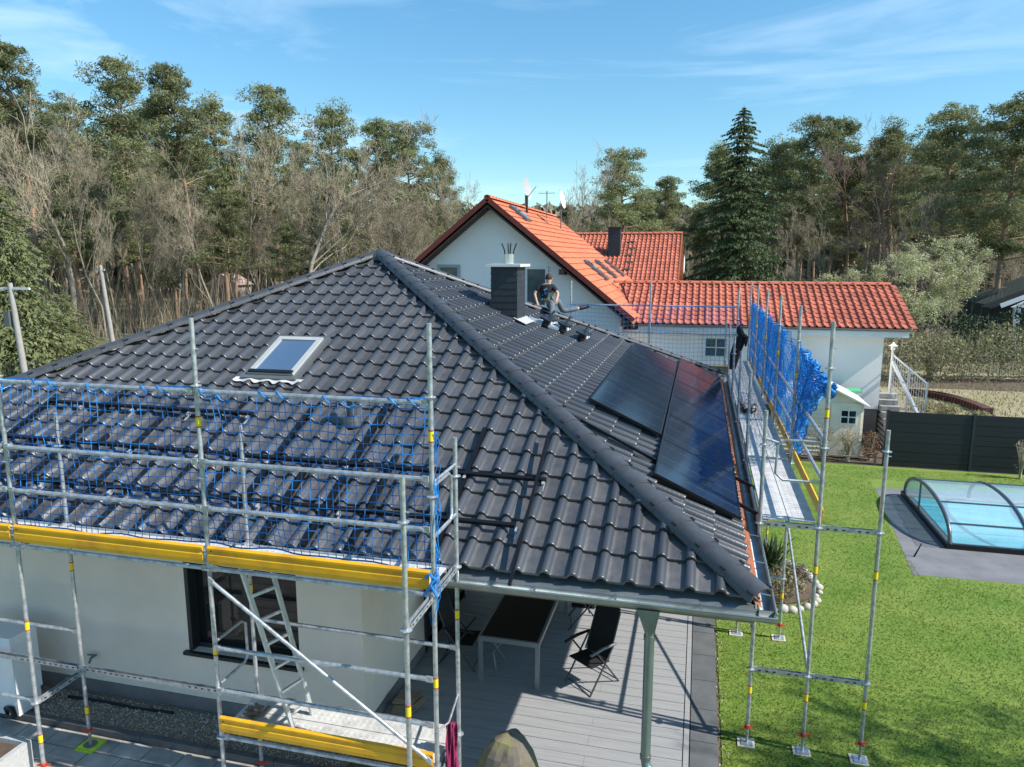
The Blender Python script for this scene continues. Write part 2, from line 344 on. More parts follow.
mb.add([(XE,YB,ZE+.03),(XW,YB,ZE+.03),APEX+Vector((0,0,.03)),(XW,YE,ZE+.03)], [(0,1,2),(1,3,2)])
mb.build('rear_roof', M_TILE and CAP, house)
mb = MB(); mb.box(XW+.12, XE-.16, YE+.16, YB-.1, 2.80, 2.84)
mb.box(XW+.10, XE-.16, YE+.14, YE+.16, 2.79, 2.98); mb.box(XE-.16, XE-.14, YE+.14, YB, 2.79, 2.98)
mb.build('soffit', mat('soffit_paint', (.20,.18,.16), .8), house)
for a_, b_, r_ in (((XE-.12,YE+.12,ZE+.05), APEX, .158), ((XW,YE,ZE+.05), APEX, .135), ((XE,YB,ZE+.05), APEX, .12), ((XW,YB,ZE+.05), APEX, .13)):
    mb = MB(); p1 = Vector(b_) + (Vector(a_)-APEX).normalized()*.05; up = Vector((0,0,.055))
    caps(mb, Vector(a_)+up*.4, p1+up*1.0, r_)
    mb.build('hip_cap', [CAP, BLACK], house)
# end cap closing the front hip, lead filler below caps
mb = MB(); mb.lathe(APEX+Vector((0,0,-.06)), [(.26,0),(.24,.1),(.17,.17),(.06,.21),(.0,.215)], 14, sm=True); mb.build('apex_cap', CAP, house)
# gutters: half round troughs, open on top
def gutter(p0, p1, outv, r=.085):
    mb = MB(); p0, p1, o_ = Vector(p0), Vector(p1), Vector(outv); sg = 10; vs_ = []
    for q in (p0, p1):
        for rr in (r, r-.006):
            for k in range(sg+1):
                t = math.pi*k/sg; vs_.append(q + o_*math.cos(t)*rr - Vector((0,0,1))*math.sin(t)*rr)
    n = sg+1
    for k in range(sg):
        mb.add([], []); 
    mb.add(vs_, [(k,k+1,2*n+k+1,2*n+k) for k in range(sg)] + [(n+k+1,n+k,3*n+k,3*n+k+1) for k in range(sg)] + [(k,k+1,n+k+1,n+k) for k in range(sg)] + [(2*n+k+1,2*n+k,3*n+k,3*n+k+1) for k in range(sg)], 0, True)
    mb.tube([p0+o_*r, p1+o_*r], .012, 8)
    L_ = (p1-p0).length; d = (p1-p0).normalized(); n_ = int(L_/.85)
    for i in range(n_):
        c_ = p0 + d*(i+.5)*.85
        mb.bar(c_+o_*r*.95, c_-o_*r*1.1+Vector((0,0,.02)), .025, .004)
    return mb
gutter((XW-.05,YE+.03,2.955), (XE+.06,YE+.03,2.955), (0,-1,0)).build('gutter', ZINC, house)
gutter((XE-.03,YE+.04,2.953), (XE-.03,YB,2.953), (1,0,0)).build('gutter', ZINC, house)
mb = MB()
mb.add([(XW+.1,YE+.06,2.965),(XE-.14,YE+.06,2.965),(XE-.30,YE+.34,3.10),(XW+.3,YE+.34,3.10)], [(0,1,2,3)])
mb.add([(XW+.1,YE+.055,2.89),(XE-.14,YE+.055,2.89),(XE-.14,YE+.06,2.965),(XW+.1,YE+.06,2.965)], [(0,1,2,3)])
mb.build('eave_flashing', ZINC, house)
mb = MB()
mb.add([(XE-.08,YE+.1,2.975),(XE-.08,YB-.1,2.975),(XE-.30,YB-.3,3.09),(XE-.30,YE+.3,3.09)], [(0,1,2,3)])
mb.build('eave_board', ORANGE, house)
# downpipe at front eave
mb = MB(); px_ = -.36; py_ = YE-.0
mb.add([(px_-.13,py_-.07,2.90),(px_+.10,py_-.07,2.90),(px_+.10,py_+.09,2.90),(px_-.13,py_+.09,2.90),
        (px_-.05,py_-.055,2.66),(px_+.055,py_-.055,2.66),(px_+.055,py_+.055,2.66),(px_-.05,py_+.055,2.66)],
       [(0,1,5,4),(1,2,6,5),(2,3,7,6),(3,0,4,7)], 0)
mb.tube([(px_,py_,2.68),(px_,py_,1.20),(px_+.015,py_-.02,1.12),(px_+.12,py_-.06,1.05),(px_+.6,py_-.3,.90)], .052, 14)
mb.lathe((px_,py_,2.55), [(.058,0),(.058,.05)], 14); mb.lathe((px_,py_,1.20), [(.058,0),(.058,.05)], 14)
mb.build('downpipe', mat('zinc_green', (.24,.30,.30), .35, .7, var=.2), house)
# walls
XL, XR, YF = -13.3, -4.12, 8.2
mb = MB()
wx0, wx1, wz0, wz1 = -6.80, -5.06, .93, 2.25
mb.box(XL, wx0, YF, YF+.35, .22, 2.80); mb.box(wx1, XR, YF, YF+.35, .22, 2.80)
mb.box(wx0, wx1, YF, YF+.35, .22, wz0); mb.box(wx0, wx1, YF, YF+.35, wz1, 2.80)
mb.box(XR-.35, XR, YF+.352, 16.2, .22, 2.80); mb.box(XL, XL+.35, YF+.352, 20.8, .22, 2.8)
mb.box(XR+.003, -.3, 16.2, 16.5, 0, 2.80); mb.box(-.6, -.3, 16.503, 20.8, 0, 2.8)
mb.build('wall', WALL, house)
mb = MB(); mb.box(XL, XR+.012, YF-.012, YF+.3, 0, .218); mb.box(XR-.3, XR+.012, YF+.302, 16.2, 0, .218)
mb.build('plinth', PLINTH, house)
mb = MB(); f_ = .07; yw = YF+.12
for a_ in ((wx0, wx0+f_, wz0, wz1), (wx1-f_, wx1, wz0, wz1), (wx0+f_, wx1-f_, wz0, wz0+f_), (wx0+f_, wx1-f_, wz1-f_, wz1)):
    mb.box(a_[0], a_[1], yw, yw+.07, a_[2], a_[3])
mb.box(-5.98, -5.87, yw+.002, yw+.068, wz0+f_, wz1-f_)
win = mb.build('window', DARK, house)
mb = MB(); mb.box(wx0+f_, -5.98, yw+.03, yw+.05, wz0+f_, wz1-f_); mb.box(-5.87, wx1-f_, yw+.03, yw+.05, wz0+f_, wz1-f_); mb.build('pane', GLASSW, win)
mb = MB(); mb.box(wx0-.06, wx1+.06, YF-.07, YF+.118, wz0-.05, wz0-.003); mb.build('sill', DARK, win)
mb = MB(); mb.box(wx0, wx0+.06, YF-.004, YF+.118, wz0, wz1); mb.build('shutter_rail', DARK, win)
# patio door on the shaded side wall
mb = MB(); mb.box(XR+.002, XR+.03, 10.4, 10.48, .05, 2.3); mb.box(XR+.002, XR+.03, 12.4, 12.48, .05, 2.3); mb.box(XR+.002, XR+.03, 10.48, 12.4, 2.22, 2.3); mb.box(XR+.002, XR+.03, 11.4, 11.46, .05, 2.22)
pd = mb.build('patio_door', DARK, house)
mb = MB(); mb.box(XR+.004, XR+.012, 10.48, 11.4, .07, 2.22); mb.box(XR+.004, XR+.012, 11.46, 12.4, .07, 2.22); mb.build('pane', GLASSW, pd)
# outdoor tap
mb = MB(); mb.tube([(-8.43,YF,.62),(-8.43,YF-.1,.62),(-8.43,YF-.14,.56)], .016, 8); mb.tube([(-8.50,YF-.08,.66),(-8.36,YF-.08,.66)], .012, 8); mb.tube([(-8.43,YF-.07,.62),(-8.43,YF-.07,.67)], .012, 8)
mb.build('tap', GREYM, house)
# roof window on the front slope
def onF(x, y, h): return Vector((x, y, fz(y))) + Vector((0,-sT,cT))*h
def onR(x, y, h): return Vector((x, y, rz(x))) + Vector((sT,0,cT))*h
def rect_ring(mb, x0, x1, y0, y1, w_, h0, h1, mi=0):
    Vd = Vector((0,cT,sT)); Nn = Vector((0,-sT,cT)); Ud = Vector((1,0,0))
    def bx(a0, a1, c0, c1):
        ctr = onF((a0+a1)/2, (c0+c1)/2, (h0+h1)/2); mb.obox(ctr, Ud*(a1-a0)/2, Vd*((c1-c0)/2/cT), Nn*(h1-h0)/2, mi)
    bx(x0, x0+w_, y0, y1); bx(x1-w_, x1, y0, y1); bx(x0+w_, x1-w_, y0, y0+w_); bx(x0+w_, x1-w_, y1-w_, y1)
FRM = mat('beige_frame', (.50,.50,.47), .45, .2, var=.1)
mb = MB(); rect_ring(mb, -6.98, -6.16, 10.27, 11.28, .085, -.02, .14); rw = mb.build('roof_window', FRM, house)
mb = MB(); mb.obox(onF(-6.57,10.775,.112), (.33,0,0), Vector((0,cT,sT))*.47, Vector((0,-sT,cT))*.008); mb.build('pane', SKYGL, rw)
mb = MB(); rect_ring(mb, -7.06, -6.08, 10.18, 11.36, .08, .02, .105); mb.build('flashing', GREYM, rw)
mb = MB(); vs_ = []; n = 40
for i in range(n+1):
    x = -7.16 + i*1.2/n; hh = .075 + .022*math.cos((x-XW-.065)/.3*2*math.pi)
    vs_ += [onF(x, 10.22, .08), onF(x, 10.22-.10-.02*math.sin(i*1.1), hh+.005)]
mb.add(vs_, [(2*i,2*i+2,2*i+3,2*i+1) for i in range(n)], 0, True); mb.build('apron', mat('pale_lead', (.55,.53,.50), .6), rw)
mb = MB(); mb.obox(onF(-6.57,10.30,.15), (.39,0,0), Vector((0,cT,sT))*.035, Vector((0,-sT,cT))*.012); mb.build('bottom_bar', BLACK, rw)
# vent pipe
mb = MB(); p = onF(-4.73, 9.35, .0); mb.lathe(p, [(.16,.0),(.14,.08),(.075,.14),(.07,.34),(.095,.35),(.095,.42),(.03,.45)], 16, sm=False); mb.build('vent_pipe', CAP, house)
# chimney
chx0, chx1, chy0, chy1, chz = -4.17, -3.62, 14.62, 15.32, 6.22
SLATE = mat('slate_cladding', (.026,.032,.038), .6, col2=(.018,.022,.027), vscale=4, bump=.2, bscale=25)
mb = MB(); z = 4.7; k = 0
while z < chz-.001:
    z1 = min(z+.135, chz); e_ = .0
    mb.add([(chx0-.0,chy0,z1),(chx1,chy0,z1),(chx1,chy1,z1),(chx0,chy1,z1),(chx0-.007,chy0-.007,z),(chx1+.007,chy0-.007,z),(chx1+.007,chy1+.007,z),(chx0-.007,chy1+.007,z)],
           [(4,5,1,0),(5,6,2,1),(6,7,3,2),(7,4,0,3),(4,5,6,7),(0,1,2,3)]); z = z1
ch = mb.build('chimney', SLATE, house)
mb = MB(); mb.box(chx0-.09, chx1+.09, chy0-.09, chy1+.09, chz+.002, chz+.055); mb.build('cover_plate', mat('pale_concrete', (.62,.62,.60), .7), ch)
mb = MB(); cc = ((chx0+chx1)/2+.02, (chy0+chy1)/2, chz+.056); mb.lathe(cc, [(.095,0),(.095,.20),(.085,.205),(.08,.1)], 18, sm=False); mb.build('flue', mat('stainless', (.6,.6,.58), .3, .8), ch)
mb = MB()
for dx, dy in ((-1,-.5),(-.35,.6),(.4,-.6),(1,.5)): mb.tube([(cc[0]+dx*.08,cc[1]+dy*.08,cc[2]+.2),(cc[0]+dx*.09,cc[1]+dy*.09,cc[2]+.28),(cc[0]+dx*.14,cc[1]+dy*.14,cc[2]+.42)], .013, 6)
mb.build('cowl_rod', BLACK, ch)
mb = MB()
q = [onR(chx1+.17, chy0-.08, .098), onR(chx1+.17, chy1+.1, .098), onR(chx1-.1, chy1+.1, .10), onR(chx1-.1, chy0-.08, .10)]
mb.add(q, [(0,1,2,3)]); mb.build('flashing', mat('lead_flashing', (.42,.42,.42), .6), ch)

# ------------------------------------------------------------------ things on the roof
rv = Vector((-cT,0,sT)); rn = Vector((sT,0,cT))
M_PV = mat('solar_cell', (.010,.019,.040), .11, spec=.40)
def pv(x0, x1, y0, y1, label, group):
    xc, yc = (x0+x1)/2, (y0+y1)/2; o = thing('solar_panel', label, 'solar panel', onR(xc, yc, .12), group)
    a = Vector((0,1,0)); ly = (y1-y0)/2; lv = (x1-x0)/2/cT; f_ = .012
    mb = MB(); c_ = onR(xc, yc, .15)
    mb.obox(c_-a*(ly-f_), a*f_, rv*lv, rn*.018); mb.obox(c_+a*(ly-f_), a*f_, rv*lv, rn*.018)
    mb.obox(c_-rv*(lv-f_), a*(ly-2*f_), rv*f_, rn*.018); mb.obox(c_+rv*(lv-f_), a*(ly-2*f_), rv*f_, rn*.018)
    mb.build('frame', BLACK, o)
    mb = MB(); mb.obox(c_+rn*.008, a*(ly-2*f_-.001), rv*(lv-2*f_-.001), rn*.007)
    for t in (-.33, .0, .33): mb.obox(c_+rn*.0158+a*ly*t*2, a*.0035, rv*(lv-2*f_-.01), rn*.0004, 1)
    g = mb.build('glass', [M_PV, mat('cell_line', (.09,.12,.15), .3)], o)
ordn = ['nearest', 'second', 'third', 'fourth', 'fifth', 'farthest']
for k in range(4):
    y0 = 11.2 + k*1.955
    pv(-1.64, -.555, y0-.2, y0+1.74, 'black solar panel in the upper row, %s of four from the near end' % ('nearest' if k == 0 else 'farthest' if k == 3 else ordn[k]), 'solar panels of the upper row')
for k in range(6):
    y0 = 9.17 + k*1.84
    pv(-.53, .53, y0-.2, y0+1.625, 'black solar panel in the lower row by the gutter, %s from the near end' % ordn[k], 'solar panels of the lower row')
RAIL = mat('black_rail', (.018,.019,.022), .35, .6)
def rail(p0, p1, label, up, sz=.045, clips=0):
    mb = MB(); mb.bar(p0, p1, sz, sz, up)
    d = (Vector(p1)-Vector(p0)); 
    o = one(mb, 'mounting_rail', RAIL, label, 'rail', 'mounting rails on the roof')
    return o
nf = (0,-sT,cT)
rail(onF(-9.95,9.35,.12), onF(-6.28,9.33,.12), 'upper horizontal black rail left of the roof window, short', nf)
rail(onF(-11,8.55,.12), onF(-1.72,8.47,.12), 'middle of the horizontal black rails on front roof slope', nf)
rail(onF(-11,7.80,.12), onF(-1.93,7.75,.12), 'lowest horizontal black rail on front roof slope above the eave', nf)
rail(onF(-1.84,9.25,.17), onF(-1.78,6.95,.17), 'upslope black rail standing clear at the right, overhanging the gutter', nf, .035)
onames = ['first','second','third','fourth','fifth','sixth','seventh','eighth','ninth','tenth','eleventh','twelfth','thirteenth','fourteenth']
xr2 = [-2.75] + [-3.75 - .57*k for k in range(13)]
for k, x in enumerate(xr2):
    rail(onF(x,7.22,.078), onF(x-.03*(k % 2),(9.55, 8.75, 9.85, 8.6)[k % 4] if k else 9.35,.078), 'dark upslope rail behind the blue net, %s counted from the right' % onames[k], nf, .055)
nr = tuple(rn)
rail(onR(-1.75,9.85,.10), onR(-.42,9.75,.10), 'black rail end reaching from the ridge tiles to the lower panel row', nr, .04)
rail(onR(-.3,10.98,.10), onR(.86,10.95,.10), 'black rail end poking past the gutter, farther of two', nr, .045)
rail(onR(-.3,9.78,.10), onR(.90,9.72,.10), 'black rail end poking past the gutter, nearer of two', nr, .045)
rail(onR(-.55,9.02,.09), onR(.45,9.05,.09), 'short dark rail under the near edge of the lowest solar panel', nr, .05)
# stainless hooks under the rails
def hook(p, u, n_, s_, label, m_=None, name='roof_hook', grp=None):
    p, u, n_ = Vector(p), Vector(u), Vector(n_); s2 = u.cross(n_)
    mb = MB(); mb.bar(p-u*.16*s_, p+u*.02*s_, .035*s_, .008, n_); mb.bar(p+u*.02*s_, p+u*.02*s_+n_*.06*s_, .035*s_, .008, u)
    mb.bar(p+u*.02*s_+n_*.06*s_, p-u*.07*s_+n_*.07*s_, .035*s_, .008, n_); mb.obox(p-u*.03*s_+n_*.045*s_, u*.022*s_, s2*.022*s_, n_*.022*s_)
    return one(mb, name, m_ or ALU, label, 'hook', grp)
uF = Vector((0,cT,sT))
hk = []
for yy, xs in ((9.33,(-9.3,-8.35,-7.35,-6.35)), (8.5,(-9.9,-8.9,-7.7,-6.6,-5.5,-4.35,-2.75,-1.75)), (7.77,(-9.6,-8.5,-7.4,-6.3,-5.2,-4.1,-2.9,-1.9))):
    for hn, x in enumerate(xs):
        wh = {9.33: 'upper', 8.5: 'middle', 7.77: 'lowest'}[yy]; od = ['first','second','third','fourth','fifth','sixth','seventh','eighth'][hn]
        hook(onF(x, yy-.05, .065), uF, nf, .8, 'small silver roof hook under the %s horizontal rail, %s from the left' % (wh, od), grp='roof hooks on the front slope')
for k, (x, y, l_) in enumerate(((-3.26,15.62,'nearest the chimney'), (-2.95,15.9,'in the middle of three'), (-2.55,16.05,'farthest from the chimney'))):
    p = onR(x, y, .08); o = thing('clamp_bracket', 'black clamp bracket lying on roof tiles, %s' % l_, 'bracket', p, 'black brackets beside the chimney')
    q_ = 1.7
    mb = MB(); mb.obox(p+rn*.15, (.03,.26 if k != 1 else .12,0), rv*.12, rn*.02); mb.obox(p+rn*.05+Vector((0,-.11,0)), (0,.045,0), rv*.07, rn*.10); mb.obox(p+rn*.05+Vector((0,.10,0)), (0,.04,0), rv*.07, rn*.09)
    mb.tube([p+rn*.15, p+rn*.17+Vector((.05,.34,.12))], .03, 6); mb.tube([p+rn*.02, p+rn*.04+Vector((.06,-.36,0))], .025, 6); mb.build('clamp_body', BLACK, o)
    mb = MB(); mb.lathe(p+Vector((.14,-.12,.05)), [(.03,-.03),(.03,.03)], 8); mb.lathe(p+Vector((.14,.12,.05)), [(.03,-.03),(.03,.03)], 8); mb.build('bolt', WHITE, o)
mb = MB()
for (xa, ya, xb, yb) in ((-3.75,15.6,-3.4,16.4),):
    pass
mb.add([onR(-3.62,15.45,.075), onR(-3.28,16.75,.075), onR(-3.10,16.70,.075), onR(-3.44,15.40,.075)], [(0,1,2,3)])
mb.prism([onR(-3.62,15.45,.07), onR(-3.05,15.95,.07), onR(-3.0,15.75,.07), onR(-3.5,15.3,.07)], rn*.05)
one(mb, 'metal_strip', mat('bluish_sheet', (.55,.66,.74), .3, .6), 'bluish folded sheet metal strip lying beside the chimney', 'metal strip')

# ------------------------------------------------------------------ scaffolding
SC = mat('scaffold_tube', (.54,.56,.58), .38, .6, col2=(.34,.36,.385), vscale=14, bump=.05, lo=.42, hi=.62)
def standard(par, x, y, z0, z1, base=True, stick=(1.9,), pad=None, ros0=.12):
    mb = MB(); mb.tube([(x,y,z0+.28 if base else z0),(x,y,z1)], .0245, 12)
    for z in (1.1, 3.1, 4.12, 5.1):
        if z < z1-.1: mb.lathe((x,y,z), [(.028,-.012),(.058,-.004),(.058,.004),(.028,.012)], 8)
    for zz in (z1-.32,): mb.tube([(x-.02,y,zz),(x+.055,y,zz)], .008, 6)
    o = mb.build('standard', SC, par)
    if stick:
        for zz in stick:
            mb = MB(); mb.lathe((x,y,zz), [(.0256,-.06),(.0256,.06)], 12, 0); mb.lathe((x,y,zz), [(.0262,.048),(.0262,.062)], 12, 1); mb.lathe((x,y,zz), [(.0262,-.062),(.0262,-.048)], 12, 1)
            mb.build('sticker', [STK, REDP], o)
    if base:
        mb = MB(); mb.box(x-.075, x+.075, y-.075, y+.075, .03, .04); mb.tube([(x,y,.04),(x,y,.42)], .019, 10)
        jb = mb.build('base_jack', SC, par)
        mb = MB(); mb.lathe((x,y,.27), [(.035,-.03),(.035,.02)], 8); mb.bar((x-.075,y-.025,.26),(x+.075,y+.025,.26), .018, .018); mb.build('jack_nut', REDP, jb)
        mb = MB()
        if pad == 'lime':
            mb.box(x-.13, x+.13, y-.13, y+.13, .022, .05); mb.build('base_pad', mat('lime_plastic', (.42,.62,.03), .5), par)
            mb = MB(); mb.lathe((x,y,.051), [(.085,0),(.085,.004)], 14); mb.build('pad_disc', GREYM, par)
        else:
            mb.box(x-.12, x+.10, y-.10, y+.10, .012, .029); mb.build('base_pad', mat('pale_wood_pad', (.62,.56,.45), .8, var=.2), par)
    return o
def ledger(par, p0, p1, r=.0245, name='ledger'):
    mb = MB(); p0, p1 = Vector(p0), Vector(p1); d = (p1-p0).normalized()
    mb.tube([p0+d*.08, p1-d*.08], r, 10); 
    for q, s_ in ((p0, 1), (p1, -1)): mb.obox(q+d*s_*.055, d*.035, d.cross(Vector((0,0,1)))*.012 if abs(d.z) < .9 else Vector((.01,0,0)), Vector((0,0,.03)))
    return mb.build(name, SC, par)
def transom(par, p0, p1):      # perforated U profile
    mb = MB(); p0, p1 = Vector(p0), Vector(p1); d = (p1-p0).normalized(); s_ = d.cross(Vector((0,0,1))).normalized(); u = Vector((0,0,1))
    a, c_ = p0+d*.06, p1-d*.06
    mb.bar(a-u*.025, c_-u*.025, .05, .006); mb.bar(a+s_*.024, c_+s_*.024, .004, .055); mb.bar(a-s_*.024, c_-s_*.024, .004, .055)
    n = max(2, int((c_-a).length/.09))
    for i in range(n):
        if .35 < i/n < .6: continue
        q = a + d*(i+.5)*.09
        for sg in (1, -1): mb.obox(q+s_*.0262*sg, d*.018, s_*.0006, u*.009, 1)
    for q, sg in ((p0, 1), (p1, -1)): mb.obox(q+d*sg*.05, d*.03, s_*.014, u*.035)
    return mb.build('transom', [SC, DARK], par)
def planks(par, x0, x1, y0, y1, z, along='x', n=2):
    L0, L1 = (x0, x1) if along == 'x' else (y0, y1)
    for k in range(n):
        mb = MB()
        a_, c_ = (y0, y1) if along == 'x' else (x0, x1); wd = (c_-a_)/n
        p0, p1 = a_+k*wd+.006, a_+(k+1)*wd-.006
        def bx(u0, u1, v0, v1, z0, z1, mi=0):
            if along == 'x': mb.box(u0, u1, v0, v1, z0, z1, mi)
            else: mb.box(v0, v1, u0, u1, z0, z1, mi)
        bx(L0+.03, L1-.03, p0, p1, z-.012, z)
        bx(L0+.03, L1-.03, p0, p0+.004, z-.06, z-.012); bx(L0+.03, L1-.03, p1-.004, p1, z-.06, z-.012)
        u = L0+.08
        while u < L1-.1:      # raised anti-slip ribs
            for q in range(3):
                vv = p0+.04+q*(p1-p0-.08)/3; bx(u, u+.035, vv+.01, vv+(p1-p0-.08)/3-.012, z+.0003, z+.004)
            u += .075
        mb.build('deck_plank', DECK, par)
def toeboard(par, p0, p1, outv, h0, h1):
    p0, p1, o_ = Vector(p0), Vector(p1), Vector(outv); mb = MB(); hh = h1-h0
    prof = [(0,0),(.0,.03),(.014,.05),(.014,hh*.52),(0,hh*.60),(0,hh*.72),(.014,hh*.80),(.014,hh-.02),(-.014,hh),(-.02,hh-.012),(-.004,hh-.03),(-.006,0)]
    mb.prism([p0 + o_*a + Vector((0,0,h0+b2)) for a, b2 in prof], p1-p0)
    mb.obox(p0+(p1-p0)*.02+o_*.016+Vector((0,0,h1-.05)), (p1-p0)*.004, Vector((0,0,.006)), o_*.002, 1)
    return mb.build('toe_board', [YEL, DARK], par)
def tubeframe(par, pts, r=.017, name='guard_frame'):
    mb = MB(); mb.tube(pts, r, 8, cap=True); return mb.build(name, SC, par)

# left scaffold (in front of the house)
SX = [-10.15, -7.58, -5.01, -2.44]; Y0, Y1, Y2 = 5.72, 6.44, 7.14
left = thing('scaffolding', 'galvanised scaffolding with yellow toe boards in front of the white house wall', 'scaffold', (-5, 6.4, 0))
for x in SX:
    standard(left, x, Y1, 0, 5.80, stick=(.62, 2.1) if x < -5.5 else (2.15, 4.72), )
    standard(left, x, Y2, 0, 4.54, stick=(.55, 2.55), pad='lime' if abs(x+7.58) < .1 else None)
standard(left, SX[3]-.0, Y0, 0, 4.53, stick=(2.3,))
zt = 3.10
for x in SX: transom(left, (x,Y1,zt), (x,Y2,zt))
transom(left, (SX[3],Y0,zt), (SX[3],Y1,zt))
for x in SX[:3]: transom(left, (x,Y1,1.10), (x,Y2,1.10))
transom(left, (SX[3],Y1,1.10), (SX[3],Y2,1.10)); transom(left, (SX[3],Y0,1.10), (SX[3],Y1,1.10))
for i in range(3):
    a_, c_ = SX[i], SX[i+1]
    planks(left, a_, c_, Y1+.03, Y2-.24, 3.19)
    for zz in (3.79, 4.30, 5.05): ledger(left, (a_,Y1-.035,zz), (c_,Y1-.035,zz))
    transom(left, (a_,Y2,1.15), (c_,Y2,1.15))
    ledger(left, (a_,Y2,zt-.02), (c_,Y2,zt-.02))
    toeboard(left, (a_+.03,Y1-.045,0), (c_-.03,Y1-.045,0), (0,-1,0), 3.17, 3.375)
    ledger(left, (a_,Y1,zt), (c_,Y1,zt))
planks(left, SX[2], SX[3], Y1+.03, Y2-.03, 1.21)
toeboard(left, (SX[2]+.03,Y1-.045,0), (SX[3]-.03,Y1-.045,0), (0,-1,0), 1.19, 1.385)
ledger(left, (SX[2],Y1,1.10), (SX[3],Y1,1.10))
ledger(left, (SX[0],Y1,1.13), (SX[1],Y1,1.13)); ledger(left, (SX[0],Y2,1.66), (SX[1],Y2,1.66))
for zz in (1.69, 2.20): ledger(left, (SX[2],Y1-.035,zz), (SX[3],Y1-.035,zz))
ledger(left, (SX[2],Y2,2.17), (SX[3],Y2,2.15))
ledger(left, (SX[2]+.02,Y1-.07,3.02), (SX[3]-.02,Y1-.07,1.28), .021, 'diagonal_brace')
for (x, z) in ((SX[3], 3.69), (SX[2], 1.72)):
    tubeframe(left, [(x,Y1+.04,z+.52),(x,Y2-.22,z+.52),(x,Y2-.14,z+.46),(x,Y2-.13,z+.06),(x,Y2-.2,z),(x,Y1+.04,z)])
tubeframe(left, [(SX[3],Y1+.03,4.25),(SX[3],Y2-.02,4.25)]); tubeframe(left, [(SX[3],Y1+.03,3.70),(SX[3],Y2-.02,3.70)])
# aluminium ladder
lad = thing('ladder', 'aluminium ladder leaning from the lower scaffold deck to the upper deck', 'ladder', (-4.2, 6.75, 1.21))
p0s, p1s = [Vector((-4.20,6.60,1.215)), Vector((-4.13,6.90,1.215))], [Vector((-4.70,6.53,3.16)), Vector((-4.55,6.83,3.16))]
for a_, c_ in zip(p0s, p1s):
    mb = MB(); mb.bar(a_, c_, .025, .06, (0,1,0)); mb.build('side_rail', ALU, lad)
for k in range(7):
    t = (k+.6)/7; mb = MB(); mb.bar(p0s[0].lerp(p1s[0],t), p0s[1].lerp(p1s[1],t), .03, .028); mb.build('rung', ALU, lad)

# nets
def net(name, O, U, V, nu, nv, cell, r, disp, m_, label, top_fold=True):
    O, U, V = map(Vector, (O, U, V)); N_ = U.cross(V).normalized(); mb = MB()
    P = [[O + U*i*cell + V*j*cell + Vector(disp(i/nu, j/nv, i, j)) for j in range(nv+1)] for i in range(nu+1)]
    def seg(a, c_, r_=r):
        d = (c_-a); L_ = d.length
        if L_ < 1e-5: return
        d /= L_; s1 = d.cross(Vector((.3,.9,.2))).normalized(); s2 = d.cross(s1)
        vs_ = [q + (s1*math.cos(t) + s2*math.sin(t))*r_ for q in (a, c_) for t in (0, 2.094, 4.189)]
        mb.add(vs_, [(0,1,4,3),(1,2,5,4),(2,0,3,5)])
    for i in range(nu+1):
        for j in range(nv+1):
            if i < nu: seg(P[i][j], P[i+1][j], r*(2.0 if j in (0, nv) else 1))
            if j < nv: seg(P[i][j], P[i][j+1])
    return mb, P
def d_left(a, c_, i, j):
    return (.02*math.sin(i*.7+j*.35), .03*math.sin(j*.5+i*.13) + .02*math.sin(i*.9), -.035*math.sin(a*math.pi*3)**2*c_ + .012*math.sin(i*.6+j))
mb, P = net('', (-10.1,Y1+.035,3.36), (1,0,0), (0,0,1), 85, 19, .09, .0050, d_left, NETB, '')
# cord wound round the top rail
for s_ in range(11):
    x = -9.9 + s_*.7; mb.tube([(x+k*.035, Y1-.035+.035*math.cos(k*1.1), 5.05+.035*math.sin(k*1.1)-.006*k*(s_ % 2)) for k in range(12)], .010, 4, 1)
ln = one(mb, 'safety_net', [NETB, NETB2], 'blue safety net hung along the scaffold guard rails before the front roof slope', 'safety net')
mb = MB(); rg = random.Random(2)      # bundled net tail at the end post
for s_ in range(10):
    x, y, z = SX[3]+rg.uniform(.0,.05), Y1+rg.uniform(-.02,.05), rg.choice((4.75,4.3,4.25))
    pts = []
    for k in range(14): pts.append((x+rg.uniform(-.02,.025)+(.05*math.sin(k*.9) if k in (4,5,12,13) else 0), y+rg.uniform(-.02,.02), z)); z -= rg.uniform(.10,.135)
    mb.tube(pts if z < 3.2 or s_ < 3 else pts[:8], .004, 3, 0)
mb.tube([(SX[3]-.06,Y1-.06,3.30),(SX[3]-.01,Y1-.09,3.36),(SX[3]+.06,Y1-.07,3.28),(SX[3]-.02,Y1-.08,3.20),(SX[3]-.08,Y1-.08,3.12)], .016, 6)
mb.tube([(SX[3]+.05,Y1-.06,3.38),(SX[3],Y1-.09,3.24),(SX[3]+.06,Y1-.08,3.12)], .014, 6)
one(mb, 'net_tail', NETB2, 'gathered bright blue net end tied down the scaffold pole with a knot', 'net end')
# raspberry cloth on pole
mb = MB(); rg = random.Random(4); n, m2 = 14, 12
vs_ = [(SX[3]+.03 + .10*i/n + .012*math.sin(j*.8+i), 6.62+.035*math.sin(i*1.7+j*.25) + .1*i/n, 1.60 - .12*abs(i/n-.3) - j*.072) for i in range(n+1) for j in range(m2+1)]
mb.add(vs_, [(i*(m2+1)+j, (i+1)*(m2+1)+j, (i+1)*(m2+1)+j+1, i*(m2+1)+j+1) for i in range(n) for j in range(m2)], 0, True)
mb.tube([(SX[3],Y1,1.60),(SX[3]+.06,6.64,1.58),(SX[3],Y2,1.60)], .012, 6, 1)
one(mb, 'cloth', [mat('raspberry_cloth', (.32,.02,.10), .9, var=.4, vscale=12), SC], 'raspberry red cloth hanging beside the scaffold pole at the bottom', 'cloth')
